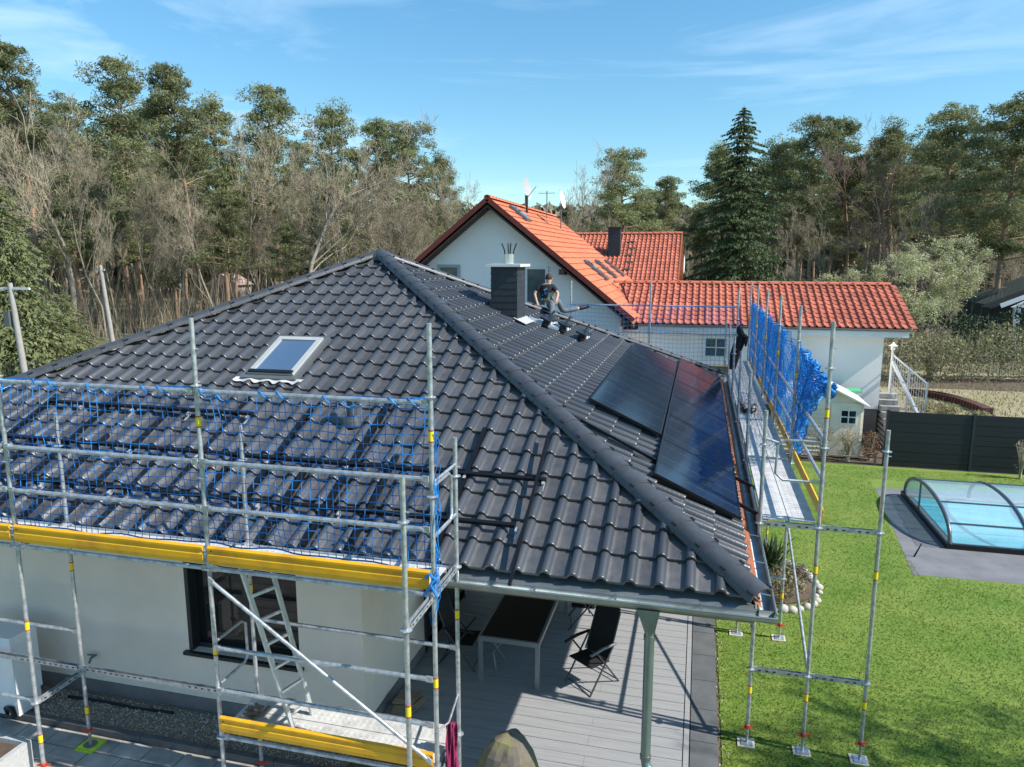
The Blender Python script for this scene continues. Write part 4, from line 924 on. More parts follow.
for i in range(5):
    x = px0 + i*1.55; mb = MB(); mb.tube([arc(k/N_)+Vector((x,0,0)) for k in range(N_+1)], .045, 6, sm=True)
    mb.build('arch', PF, pool)
    if i < 4:
        mb = MB(); vs_ = [arc(k/N_)+Vector((x+e_,0,-.0)) for e_ in (.03, 1.52) for k in range(N_+1)]
        mb.add(vs_, [(k,k+1,N_+2+k,N_+1+k) for k in range(N_)], 0, True); mb.build('panel', PG, pool)
for t in (.16, .34, .66, .84):
    mb = MB(); p = arc(t); mb.bar(p+Vector((px0,0,.012)), p+Vector((px0+6.2,0,.012)), .04, .03); mb.build('crossbar', PF, pool)
mb = MB(); mb.box(px0-.03, 14, yp0-.09, yp0+.0, .018, .13); mb.box(px0-.09, px0-.035, yp0-.09, yp1+.05, .018, .13); mb.build('base_rail', BLACK, pool)
mb = MB(); vs_ = [arc(k/N_)+Vector((px0-.01,0,0)) for k in range(N_+1)]; mb.add(vs_, [tuple(range(N_+1))]); mb.build('end_panel', PG, pool)
mb = MB(); mb.bar((px0-.015,19.9,.1),(px0-.015,19.9,.86), .04, .04, (1,0,0)); mb.build('end_post', PF, pool)
struct(sheet(5.8, 14, 17.75, 21.1, .03), 'pool_water', mat('pool_water', (.06,.50,.62), .08, spec=.8, col2=(.25,.72,.80), vscale=1.5, stretch=(.6,2,1), bump=.1, bscale=4))
mb = MB(); mb.tube([(4.72,16.75,.02),(4.85,16.78,.32)], [.02,.012], 6); one(mb, 'garden_spike', BLACK, 'small dark garden spike light at the lawn edge by the pool paving', 'spike light')
# dark slatted screen fence
FEN = mat('dark_fence', (.011,.014,.017), .6, var=.3, vscale=2, stretch=(.3,1,8))
fe = thing('screen_fence', 'dark anthracite slatted privacy fence behind the pool', 'fence', (9, 24.3, 0))
fx = [5.72, 8.1, 10.5, 12.9, 15.3]
for i in range(4):
    mb = MB()
    for k in range(11): mb.box(fx[i]+.07, fx[i+1]-.02, 24.29-.004*(k % 2), 24.33, .05+k*.155, .05+k*.155+.148)
    mb.build('fence_panel', FEN, fe)
for x in fx: mb = MB(); mb.box(x-.02, x+.06, 24.26, 24.36, 0, 1.80); mb.build('post', DARK, fe)
# shed
sh = thing('garden_shed', 'small cream plank garden shed with pale roof left of the dark fence', 'shed', (4.0, 25.8, 0))
SHW = mat('shed_planks', (.86,.77,.64), .8, var=.2, vscale=1.5, bump=.1)
mb = MB(); sx0, sx1, sy0, sy1, se, srg = 2.6, 5.2, 25.0, 27.0, 1.80, 2.42; sxm = 3.9
k = 0; z = .05
while z < se: mb.box(sx0+.004*(k % 1), sx1, sy0-.0, sy0+.04, z, min(z+.135, se)); mb.add([(sx0,sy0-.034,z),(sx1+.0,sy0-.034,z),(sx1,sy0-.002,z+.135),(sx0,sy0-.002,z+.135)], [(0,1,2,3)]); z += .14; k += 1
mb.box(sx0, sx1, sy0+.041, sy1, .05, se); mb.prism([(sx0,sy0,se),(sx1,sy0,se),(sxm,sy0,srg)], (0,2.0,0)); mb.build('wall', SHW, sh)
mb = MB()
for (xa, za, xb, zb) in ((sx0-.15, se-.08, sxm, srg+.02), (sxm, srg+.02, sx1+.15, se-.08)): mb.prism([(xa,sy0-.18,za),(xb,sy0-.18,zb),(xb,sy0-.18,zb+.05),(xa,sy0-.18,za+.05)], (0,2.3,0))
mb.build('roof', mat('pale_felt', (.75,.76,.74), .7, col2=(.68,.70,.68), vscale=2), sh)
mb = MB(); mb.box(4.22, 5.12, sy0-.05, sy0-.036, .1, 1.82); dr = mb.build('door', SHW, sh)
mb = MB(); mb.box(4.50, 5.00, sy0-.065, sy0-.051, 1.14, 1.62); dw = mb.build('window', WHITE, dr)
mb = MB()
for a_ in (4.54, 4.77):
    for c_ in (1.18, 1.40): mb.box(a_, a_+.19, sy0-.072, sy0-.0655, c_, c_+.18)
mb.build('pane', GLASSW, dw)
mb = MB(); mb.box(5.0,5.5,26.9,27.6,1.85,1.90); one(mb, 'green_tarp', mat('green_tarp', (.08,.45,.20), .6), 'small bright green tarp piece by the shed roof edge', 'tarp')
for k, (x, l_) in enumerate(((2.3,'left of the shed under scaffold'), (3.3,'in front of the shed wall, left'), (4.0,'in front of the shed, middle'), (4.75,'in front of the shed door'))):
    shrub('bare_shrub', (x,24.6), .42, 1.15, 160, BARK2, 'leafless brown garden shrub ' + l_, size=.03, stems=26, grp='bare shrubs before the shed')
shrub('red_shrub', (5.45,24.9), .3, .95, 700, mat('reddish_leaf', (.25,.10,.07), .9, col2=(.15,.11,.06), vscale=6), 'reddish brown leafy shrub between shed and dark fence', size=.035)
shrub('small_shrub', (9.3,23.8), .25, 1.2, 60, BARK2, 'thin bare shrub in front of the dark fence at the right edge', size=.03)
mb = MB(); mb.tube([(x,24.35,.25+.0*x) for x in (.8,6)], .02, 4); 
for x in (1,2,3,4,5.5): mb.box(x-.03,x+.03,24.32,24.38,0,.4)
one(mb, 'border_rail', WOOD, 'low wooden rail at the back edge of the lawn', 'rail')

# ------------------------------------------------------------------ neighbour houses
nb = thing('gable_house', 'white gabled house with orange tiled roof behind the bungalow', 'house', (-7.6, 32, 0))
gy, gx, gzr = 26.2, -7.6, 8.52; TG = .80; xr_, xl_ = -2.25, -12.95
def gz(x): return gzr - TG*abs(x-gx)
ylen = 39.0; sl_ = math.hypot(1, TG)
mb = MB(); mb.prism([(xl_+.8,26.8,0),(xr_-.55,26.8,0),(xr_-.55,26.8,gz(xr_-.55)-.18),(gx,26.8,gzr-.18),(xl_+.8,26.8,gz(xl_+.8)-.18)], (0,11.9,0)); mb.build('wall', WALLN, nb)
nc = int((xr_-gx)*sl_/.36)+1
PF2 = [(0,.012),(.03,.030),(.075,.035),(.12,.02),(.14,.004),(.22,0),(.2999,.004)]
mb = tiles((xr_,gy,gz(xr_)), (0,1,0), (-1/sl_,0,TG/sl_), (TG/sl_,0,1/sl_), 0, ylen-gy, nc, th=(xr_-gx)*sl_/nc, prof=[(0,.006),(.02,.014),(.15,.014),(.2999,.006)], lift=.04)
mb.build('roof_slope', M_RED, nb, fix=False)
mb = MB(); mb.add([(xl_,gy,gz(xl_)),(gx,gy,gzr),(gx,ylen,gzr),(xl_,ylen,gz(xl_))], [(0,1,2,3)]); mb.add([(xl_,gy,gz(xl_)-.2),(gx,gy,gzr-.2),(gx,ylen,gzr-.2),(xl_,ylen,gz(xl_)-.2)], [(0,1,2,3)]); mb.add([(xr_,gy,gz(xr_)-.15),(gx,gy,gzr-.15),(gx,ylen,gzr-.15),(xr_,ylen,gz(xr_)-.15)], [(0,1,2,3)])
mb.build('roof_back', ORANGE, nb)
mb = MB()
for xe in (xr_, xl_):
    mb.bar(Vector((xe,gy-.02,gz(xe)-.02)), Vector((gx,gy-.02,gzr-.02)), .06, .17, (0,0,1))
mb.build('verge_board', mat('dark_red_verge', (.20,.035,.022), .6, var=.3, vscale=4), nb)
mb = MB()
for xe in (xr_, xl_): mb.prism([(xe,gy,gz(xe)-.22),(gx,gy,gzr-.22),(gx,gy,gzr-.30),(xe,gy,gz(xe)-.30)], (0,.62,0))
for x in (gx-2.6, gx+2.75, gx+5.0): mb.box(x-.09, x+.09, gy-.05, gy+.6, gz(x)-.52, gz(x)-.32)
mb.build('purlin', mat('dark_brown_timber', (.05,.03,.022), .8), nb)
mb = MB(); caps(mb, (gx,gy,gzr+.02), (gx,ylen,gzr+.02), .12, .42); mb.build('ridge_cap', [M_RED, BLACK], nb)
def nwin(par, x0, x1, y, z0, z1, mull=True, fm=WHITE):
    mb = MB(); f_ = .11; mb.box(x0,x0+f_,y-.06,y-.003,z0,z1); mb.box(x1-f_,x1,y-.06,y-.003,z0,z1); mb.box(x0+f_,x1-f_,y-.06,y-.003,z0,z0+f_); mb.box(x0+f_,x1-f_,y-.06,y-.003,z1-f_,z1)
    w_ = mb.build('window', fm, par); mb = MB(); mb.box(x0+f_,x1-f_,y-.012,y-.002,z0+f_,z1-f_); mb.build('pane', mat('nb_glass', (.10,.14,.14), .12, var=.5, vscale=2), w_); return w_
nwin(nb, -9.75, -8.85, 26.8, 4.5, 6.15, fm=mat('grey_frame', (.35,.37,.38), .5))
nwin(nb, -6.35, -5.45, 26.8, 3.1, 6.1)
mb = MB(); mb.box(-6.35,-5.45,26.76,26.79,4.55,4.68); mb.build('window_bar', WHITE, nb)
# dishes and antennas, roof windows
def dish(x, y, z, r_, face, label, m_):
    o = thing('satellite_dish', label, 'satellite dish', (x,y,z)); mb = MB(); f_ = Vector(face).normalized(); a_ = f_.cross(Vector((0,0,1))).normalized(); u = a_.cross(f_); vs_ = [Vector((x,y,z+.95))]
    for rr in (.5, 1):
        for k in range(20): t = 6.283*k/20; vs_.append(Vector((x,y,z+.95)) + a_*math.cos(t)*r_*rr + u*math.sin(t)*r_*1.1*rr + f_*.08*rr*rr)
    fs_ = [(0,1+k,1+(k+1) % 20) for k in range(20)] + [(1+k,21+k,21+(k+1) % 20,1+(k+1) % 20) for k in range(20)]
    mb.add(vs_, fs_, 0, True); mb.build('reflector', m_, o); mb = MB(); mb.tube([(x,y,z-.3),(x,y,z+.9)], .03, 6); mb.tube([(x,y,z+.5), Vector((x,y,z+.95))+f_*.5], .015, 5); mb.build('mast', GREYM, o)
dish(gx+.1, 31.8, gzr-.15, .45, (.97,-.13,.2), 'grey satellite dish on the orange ridge, nearer one', mat('grey_dish', (.38,.40,.42), .5))
dish(-6.2, 33.2, 8.0, .36, (.97,-.10,.2), 'white satellite dish beyond the orange ridge', WHITE)
def gsl(x, y, h_): return Vector((x, y, gz(x))) + Vector((TG/sl_,0,1/sl_))*h_
gv = Vector((-1/sl_,0,TG/sl_)); gn = Vector((TG/sl_,0,1/sl_))
def grw(xa, ya, L_, w_): 
    mb = MB(); mb.obox(gsl(xa,ya,.09), gv*L_/2, (0,w_/2,0), gn*.05); o = mb.build('roof_window', GREYM, nb); mb = MB(); mb.obox(gsl(xa,ya,.145), gv*(L_/2-.1), (0,w_/2-.1,0), gn*.004); mb.build('pane', SKYGL, o)
for y in (30.6, 33.8, 37.2): grw(-4.25, y, 1.25, .78)
grw(-7.0, 28.6, .9, .8)
mb = MB(); mb.tube([gsl(-7.2,34.9,0), gsl(-7.2,34.9,0)+Vector((0,0,1.3))], .025, 5); mb.bar(gsl(-7.2,34.9,0)+Vector((-.4,0,1.2)), gsl(-7.2,34.9,0)+Vector((.4,0,1.2)), .02, .02); mb.build('antenna', GREYM, nb)
mb = MB(); mb.tube([gsl(-7.25,31,0), gsl(-7.25,31,0)+Vector((0,0,.75))], .05, 6); mb.build('vent', DARK, nb)
# garage wing
gg = thing('garage_wing', 'long white annex with red tiled roof attached right of the gabled house', 'annex', (2.5, 30, 0))
ge, gr_, gy0, gy1 = 4.0, 5.36, 27.55, 31.0; GX0, GX1 = -3.3, 6.98
Tg = (gr_-ge)/(gy1-gy0); Lg = math.hypot(gy1-gy0, gr_-ge); cg, sg_ = (gy1-gy0)/Lg, (gr_-ge)/Lg
mb = tiles((GX0,gy0,ge), (1,0,0), (0,cg,sg_), (0,-sg_,cg), .0, GX1-GX0, 10, th=Lg/10, tw=.25, lift=.03)
ro = mb.build('roof_slope', M_RED2, gg, fix=False)
clip(ro, [(Vector((xr_,gy0,0))-gg.location, (-(gy1-gy0), -.95*1.0, 0))])
mb = MB(); mb.add([(GX0,gy0,ge-.03),(GX1,gy0,ge-.03),(GX1,gy1,gr_-.03),(GX0,gy1,gr_-.03)], [(0,1,2,3)]); mb.add([(GX0,gy1+3.4,ge),(GX1,gy1+3.4,ge),(GX1,gy1,gr_),(GX0,gy1,gr_)], [(0,1,2,3)]); mb.build('roof_back', M_RED2, gg)
mb = MB(); caps(mb, (GX0-.2,gy1,gr_+.02), (GX1,gy1,gr_+.02), .12, .42); mb.build('ridge_cap', [M_RED2, DARK], gg)
mb = MB(); mb.box(-2.8, 6.28, 28, 34, 1.1, 3.72); mb.prism([(6.28,28,3.72),(6.28,34,3.72),(6.28,31,5.2)], (-.3,0,0)); mb.build('wall', WALLN, gg)
mb = MB(); mb.box(-2.8, 6.26, 28.02, 34, 0, 1.098); mb.build('plinth', PLINTH, gg)
mb = MB(); mb.box(-2.2, GX1-.02, gy0+.02, 28.6, 3.70, 3.93); mb.build('soffit', WHITE, gg)
mb = gutter((-2.2,gy0-.05,ge-.02), (GX1,gy0-.05,ge-.02), (0,-1,0), .07); mb.build('gutter', GREYM, gg)
nwin(gg, .15, 1.12, 28.0, 2.72, 3.58); mb = MB()
mb.box(.61,.65,27.955,27.985,2.8,3.5); mb.box(.24,1.03,27.957,27.983,3.12,3.16); mb.build('glazing_bar', WHITE, gg)
# second orange roofed house
sh2 = thing('rear_house', 'farther house with orange red tiled roof and dark chimney behind the gabled one', 'house', (-5, 45, 0))
L2 = math.hypot(5.2, 2.95)
mb = tiles((-11,40.8,4.85), (1,0,0), (0,5.2/L2,2.95/L2), (0,-2.95/L2,5.2/L2), 0, 9.75, 18, th=L2/18, tw=.25, lift=.03); mb.build('roof_slope', M_RED2, sh2, fix=False)
mb = MB(); caps(mb, (-11,46,7.84), (-1.2,46,7.84), .13, .42); mb.build('ridge_cap', [M_RED2, DARK], sh2)
mb = MB(); mb.add([(-11,46,7.8),(-1.25,46,7.8),(-1.25,51.2,4.85),(-11,51.2,4.85)], [(0,1,2,3)]); mb.build('roof_back', M_RED2, sh2)
mb = MB(); mb.prism([(-1.7,41.5,0),(-1.7,50.5,0),(-1.7,50.5,5.1),(-1.7,46,7.6),(-1.7,41.5,5.1)], (-9,0,0)); mb.build('wall', WALLN, sh2)
mb = MB(); mb.prism([(-1.24,40.8,4.9),(-1.24,46,7.9),(-1.24,46,7.65),(-1.24,40.8,4.65)], (.06,0,0)); mb.prism([(-1.24,51.2,4.9),(-1.24,46,7.9),(-1.24,46,7.65),(-1.24,51.2,4.65)], (.06,0,0)); mb.build('verge_board', ORANGE, sh2)
mb = MB(); mb.box(-5.35,-4.65,43.6,44.3,5.5,8.1); mb.box(-5.42,-4.58,43.53,44.37,8.1,8.17); mb.build('chimney', SLATE, sh2)
for k in range(5): mb = MB(); mb.box(-4.3+.08*(k%2), -3.9+.08*(k%2), 42.2+k*.7, 42.4+k*.7, 4.85+(1.5+k*.7)*.567+.02, 4.85+(1.5+k*.7)*.567+.12); mb.build('roof_step', GREYM, sh2)
mb = MB(); mb.lathe((-1.0,44.6,6.0), [(.25,-.02),(.4,0),(.25,.03)], 12); dsh = mb.v; mb2 = MB(); mb2.add([(-1.0+(v[2]-6.0), v[1], 6.0+(v[0]+1.0)*1.4) for v in mb.v], mb.f); mb2.build('wall_dish', WHITE, sh2)
# stairs, railing, lamp, brick edge
st = thing('garden_stairs', 'grey block stairs climbing beside the annex behind the dark fence', 'stairs', (6.7, 27.5, 0))
for k in range(9): mb = MB(); mb.box(6.30, 6.92, 25.9+k*.3, 26.22+k*.3, .1+k*.17, .25+k*.17); mb.box(6.32,6.90,25.96+k*.3,28.9,.02+k*.17,.099+k*.17); mb.build('step', mat('grey_block', (.36,.35,.33), .9, var=.3, vscale=8), st)
rl = thing('stair_railing', 'galvanised railing beside the garden stairs', 'railing', (7.5, 27, 0))
mb = MB(); mb.bar((7.02,25.9,1.35),(6.72,28.4,2.75), .08, .10); mb.bar((7.28,26.2,2.35),(6.72,28.4,3.0), .04,.04); mb.build('handrail', ALU, rl)
for (x,y,za,zb) in ((7.28,26.2,0,2.40),(6.72,28.4,1.2,3.05),(7.0,27.3,.6,2.72)): mb = MB(); mb.box(x-.025,x+.025,y-.025,y+.025,za,zb); mb.build('post', ALU, rl)
mb = MB()
for k in range(16): t = k/15; mb.tube([(7.28-.56*t,26.2+2.2*t,.3+1.0*t),(7.28-.56*t,26.2+2.2*t,2.35+.62*t)], .007, 4, cap=False)
for k in range(10): t = k/10; mb.tube([(7.28,26.2,.4+t*1.9),(6.72,28.4,1.35+t*1.6)], .006, 3, cap=False)
mb.build('mesh_panel', ALU, rl)
lp = thing('garden_lamp', 'white post lantern at the top of the garden stairs', 'lamp', (7.06,30,1.6))
mb = MB(); mb.tube([(7.06,30,1.0),(7.06,30,3.0)], .04, 8); mb.build('post', ALU, lp); mb = MB(); mb.lathe((7.06,30,2.98), [(.03,0),(.07,.03),(.08,.16),(.17,.18),(.07,.24),(.02,.32)], 10); mb.build('lantern', WHITE, lp)
bw = MB()
for i in range(26):
    t = i/25; q = zp(910+76*t, 395.5+3*t+16*t*t); bw.box(q.x-.2, q.x+.2, q.y-.15, q.y+.15, .0, .30)
one(bw, 'brick_edging', mat('red_brick', (.12,.05,.038), .9, var=.4, vscale=4), 'curved dark red brick garden edging beyond the dark fence', 'brick edging')
for i,(x,y) in enumerate(((9.3,34),(10.0,33.2),(10.7,31.6))): shrub('ground_shrub', (x,y), .6, .5, 500, HEDGE, 'low green shrub below the brick edging, %s of three' % ['left','middle','right'][i], size=.06, grp='low shrubs by the brick edging')

# dry grass tufts over the field (stuff)
dg = MB(); rg = random.Random(91)
for i in range(16000):
    x = rg.uniform(9, 34); y = rg.uniform(27, 42); h_ = rg.uniform(.03,.16); k = len(dg.v); wd = rg.uniform(.01,.03)
    dg.v += [(x-wd,y,.0),(x+wd,y,.0),(x+rg.uniform(-.06,.06),y+rg.uniform(-.06,.06),h_)]; dg.f.append((k,k+1,k+2)); dg.m.append(rg.choice((0,0,1))); dg.s.append(False)
tag(dg.build('field_grass', [mat('straw_grass', (.40,.34,.20), .9, col2=(.27,.25,.12), vscale=.6), mat('olive_grass', (.16,.19,.06), .9)], fix=False), 'dry straw coloured grass over the field beyond the dark fence', 'grass', kind='stuff')
# trees
def pine_mesh(seed, h, crown_lo, cw, lean=0, n_cl=34, dens=430):
    rg = random.Random(seed); tr, cr_ = MB(), MB(); path = []; n = 9
    for i in range(n+1):
        t = i/n; path.append(Vector((lean*t*t*h*.1+.25*math.sin(t*5+seed), .25*math.cos(t*4+seed*2)*t, h*.96*t)))
    tr.tube(path, [max(.03, .20*(1-t/n*.88)*(h/20)) for t in range(n+1)], 7, cap=False)
    def pt(t): k = min(n-1, int(t*n)); return path[k].lerp(path[k+1], t*n-k)
    for i in range(n_cl):
        u = (i+rg.random())/n_cl; t = crown_lo + (1-crown_lo)*u; prof_ = math.sin(math.pi*min(1, .18+u*.82))**.75*(1.05-.45*u); a_ = i*2.4+rg.uniform(-.5,.5)
        rr = cw*prof_*rg.uniform(.15,1.0); o_ = pt(min(.99, t-.04)); c_ = o_+Vector((math.cos(a_)*rr, math.sin(a_)*rr, rg.uniform(.1,.9)*rr*.45+.2))
        tr.tube([o_, o_.lerp(c_,.5)+Vector((0,0,rr*.02)), c_], [.07,.045,.02], 4, cap=False)
        sz = cw*rg.uniform(.26,.46); fl = rg.uniform(.45,.8)
        for _ in range(4):      # sub-clumps
            q = c_+Vector((rg.gauss(0,1)*sz*.55, rg.gauss(0,1)*sz*.55, rg.gauss(0,1)*sz*.2)); ss = sz*rg.uniform(.45,.75)
            tr.tube([c_, q], [.02,.01], 3, cap=False)
            for k in range(dens//4):
                d = Vector((rg.gauss(0,1), rg.gauss(0,1), rg.gauss(0,1))).normalized()*(rg.random()**.4)
                needle(cr_, q+Vector((d.x*ss, d.y*ss, d.z*ss*fl+.1)), rg.uniform(.10,.22), rg)
    for i in range(7):      # dead stubs
        t = crown_lo*rg.uniform(.5,1); o_ = pt(t); a_ = rg.uniform(0,6.28); tr.tube([o_, o_+Vector((math.cos(a_), math.sin(a_), .1))*rg.uniform(.6,1.6)], [.04,.01], 3, cap=False)
    return tr, cr_
def bare_mesh(seed, h, spread, lim=2600, trunk=.2):
    rg = random.Random(seed); mb = MB(); tw = MB()
    def br(p, d, L_, r_, lev):
        pts = [p]; q = p; dd = d.copy(); n = 4 if lev < 2 else 3
        for i in range(n): dd = (dd+Vector((rg.gauss(0,.14), rg.gauss(0,.14), rg.gauss(.03,.10)))).normalized(); q = q+dd*L_/n; pts.append(q)
        (mb if lev < 3 else tw).tube(pts, [max(.009, r_*(1-.6*i/n)) for i in range(n+1)], 6 if lev < 1 else 4 if lev < 2 else 3, cap=False)
        if lev >= 5 or len(tw.f) > lim*9: return
        kids = (9, 6, 5, 4, 4)[lev]
        for i in range(kids):
            t = rg.uniform(.3 if lev == 0 else .2, 1); k = min(n-1, int(t*n)); o_ = pts[k].lerp(pts[k+1], t*n-k); a_ = rg.uniform(0,6.28)
            s_ = dd.cross(Vector((math.cos(a_), math.sin(a_), .3))).normalized(); nd = (dd*rg.uniform(.7,1.1)+s_*rg.uniform(.5,.95)*spread+Vector((0,0,.22))).normalized()
            br(o_, nd, L_*rg.uniform(.42,.62)*(1.0 if lev else .9), max(.010, r_*.45*(1-.5*t)), lev+1)
    br(Vector((0,0,0)), Vector((rg.uniform(-.05,.05), rg.uniform(-.05,.05), 1)).normalized(), h*.78, trunk, 0)
    return mb, tw
def spruce_mesh(seed, h, rb, lvls=34, droop=.35, dens=1.0):
    rg = random.Random(seed); tr, cr_ = MB(), MB(); tr.tube([(0,0,0),(0,0,h)], [.22,.02], 7, cap=False)
    for i in range(lvls):
        t = i/(lvls-1); z = h*(.05+.94*(1-(1-t)**1.25)) + (rg.uniform(-.22,.22) if t < .93 else 0); r_ = rb*(1-t)**.72*rg.uniform(.85,1.12)+.06; nb_ = int(15-6*t)
        for k in range(nb_):
            a_ = 6.283*k/nb_+rg.uniform(-.25,.25)+i; rr = r_*rg.uniform(.55,1.18); d = Vector((math.cos(a_), math.sin(a_), 0)); s_ = Vector((-d.y, d.x, 0)); nn = max(6, int(rr*34*dens))
            tr.tube([(0,0,z), d*rr*.9+Vector((0,0,z-droop*rr*.6))], [.03,.008], 3, cap=False)
            for m_ in range(nn):
                u = (m_+rg.random())/nn; q = d*rr*u + Vector((0,0,z-droop*rr*u*u+.10*rr*u**4)) + s_*rg.gauss(0,.16)*rr*(1-u*.6)
                a2 = (d*.4+s_*rg.uniform(-.8,.8)+Vector((0,0,rg.uniform(-.9,-.1)))).normalized(); L_ = rg.uniform(.16,.42)*(.6+.4*(1-t)); w2 = a2.cross(Vector((rg.gauss(0,1),rg.gauss(0,1),rg.gauss(0,1)))).normalized()*L_*.28
                cr_.v += [tuple(q-w2), tuple(q+w2), tuple(q+a2*L_)]; n_ = len(cr_.v); cr_.f.append((n_-3,n_-2,n_-1)); cr_.m.append(0); cr_.s.append(False)
    return tr, cr_
PH = {}; MH = {}
def proto(name, parts, cat):
    o = bpy.data.objects.new(name, None); zs_ = sorted(v[2] for nm, mb, m_ in parts for v in mb.v);  kids = [mb.build(nm, m_, None, fix=False) for nm, mb, m_ in parts]
    for k in kids: k.parent = o
    C.objects.link(o); o['category'] = cat; MH[o.name] = zs_[-max(1, len(zs_)//(1500 if name != 'bare_tree' else 150))]; return o
used = set()
def place(pr_, loc, s_, rz_, label, group=None, name=None):
    if pr_.name not in used: o = pr_; used.add(pr_.name)
    else:
        o = pr_.copy(); C.objects.link(o)
        for c_ in pr_.children: k = c_.copy(); C.objects.link(k); k.parent = o
    o.location = loc; o.scale = (s_ if isinstance(s_, tuple) else (s_,)*3); o.rotation_euler = (0,0,rz_); o['label'] = label
    if group: o['group'] = group
    elif 'group' in o: del o['group']
    return o
PR_P = []
for k, (lo, cw, ln_, nc_) in enumerate(((.52,3.0,.3,34),(.60,2.6,-.4,30),(.45,3.3,.1,40),(.66,2.5,.5,26),(.35,3.2,0,46))):
    t_, c_ = pine_mesh(100+k, 20, lo, cw, ln_, nc_); PR_P.append(proto('pine_tree', [('trunk', t_, PBARK), ('crown', c_, PINE)], 'tree'))
PR_B = []
for k, (h_, sp_, tk) in enumerate(((15,.8,.13),(13,1.1,.19),(16,.6,.11),(12,.9,.10))):
    t_, c_ = bare_mesh(200+k, h_, sp_, trunk=tk); PR_B.append(proto('bare_tree', [('trunk', t_, BARK), ('crown', c_, BARK2)], 'tree'))
t_, c_ = spruce_mesh(301, 18, 4.7, 44); PR_S = proto('spruce_tree', [('trunk', t_, BARK), ('crown', c_, SPR)], 'tree')
t_, c_ = spruce_mesh(302, 12, 4.2, 26, .6); PR_S2 = proto('spruce_tree', [('trunk', t_, BARK), ('crown', c_, mat('light_spruce', (.12,.15,.055), .8, col2=(.22,.235,.10), vscale=.8, trans=.25))], 'tree')
rt = random.Random(77)
# notable pines: (column, top row, depth, prototype, label)
HP = {0:20,1:20,2:20,3:20,4:20}
notable = [(12,40,66,3,'tall pine at the far left edge rising above the bare trees'),
 (118,58,74,2,'dense dark pine rising second from the left of the skyline'),
 (178,68,62,1,'pine with orange curved trunk standing at the left woodland edge'),
 (214,92,78,0,'pine with thin crown right of the orange-trunked one'),
 (268,84,80,2,'pine behind the bare trees above the roof left slope'),
 (332,98,84,0,'pine above the dark spreading bare tree'),
 (366,118,86,1,'pine just left of the round-topped pine above the hip'),
 (410,122,82,4,'broad round-topped pine standing highest near the gabled house'),
 (437,150,88,0,'lower pine leaning right beside the round-topped pine'),
 (626,148,72,4,'broad dark pine behind the orange roofs'),
 (660,176,80,1,'smaller pine at the right of the broad dark one behind orange roofs'),
 (782,135,78,0,'pine directly right of the big spruce'),
 (818,114,74,2,'tall pine second right of the big spruce'),
 (856,116,80,1,'slender pine with clear trunk in the right woodland'),
 (890,118,76,0,'pine left of the reddish bare-topped tree'),
 (956,106,70,4,'large dense pine above the pale green tree'),
 (990,122,66,2,'dense dark pine right of the large dense one'),
 (1022,96,60,4,'tall dark pine at the right edge of the photo')]
for px, py, dep, k, lab in notable:
    hh = hgt(py, dep); wd = hh/20*(1.35 if k == 4 else 1.15); place(PR_P[k], at(px, dep, py), (wd, wd, hh/MH[PR_P[k].name]), rt.uniform(0,6.28), lab)
lx = at(925, 68, 100)
t_, c_ = bare_mesh(260, 18, .55, trunk=.18); LAR = proto('bare_conifer', [('trunk', t_, PBARK), ('crown', c_, mat('reddish_twigs', (.23,.15,.13), .9))], 'tree'); place(LAR, lx, (1,1,hgt(100,68)/MH[LAR.name]), 0, 'reddish leafless tree top between pines at the right')
place(PR_S, at(744,56,108), (1.0,1.0,hgt(108,56)/MH[PR_S.name]), 0, 'big dark green spruce standing alone right of the orange roofs')
place(PR_S2, at(12,40), (.85,.85,hgt(180,40)/MH[PR_S2.name]), 1, 'drooping light green spruce at the left edge of the photo')
place(PR_S2, at(66,46), (.5,.5,hgt(290,46)/12), 2, 'small young spruce at the foot of the big left one')
bare_n = [(50,92,60,1,'wide pale bare tree behind the left spruce'), (22,105,66,0,'bare tree left of the wide pale one'), (88,140,58,2,'thin bare tree with twisted trunk near the utility pole'),
 (238,112,64,0,'bare tree with pale crown in the middle of left woodland'), (300,112,58,1,'dark wide-spreading bare tree above the roof'), (345,130,62,3,'bare tree right of the dark spreading one'),
 (205,150,60,3,'bare tree with yellow-green tint beside orange-trunked pine'), (150,160,60,2,'slim bare tree left of the orange-trunked pine'), (575,152,70,2,'pale leafless birch-like tree behind the orange roof ridge'),
 (440,175,72,0,'bare tree at the right end of left woodland'), (395,190,66,3,'low bare tree above the roof apex')]
for px, py, dep, k, lab in bare_n:
    hh = hgt(py, dep); base = MH[PR_B[k].name]; place(PR_B[k], at(px, dep, py), (hh/base*.95,)*2+(hh/base,), rt.uniform(0,6.28), lab)
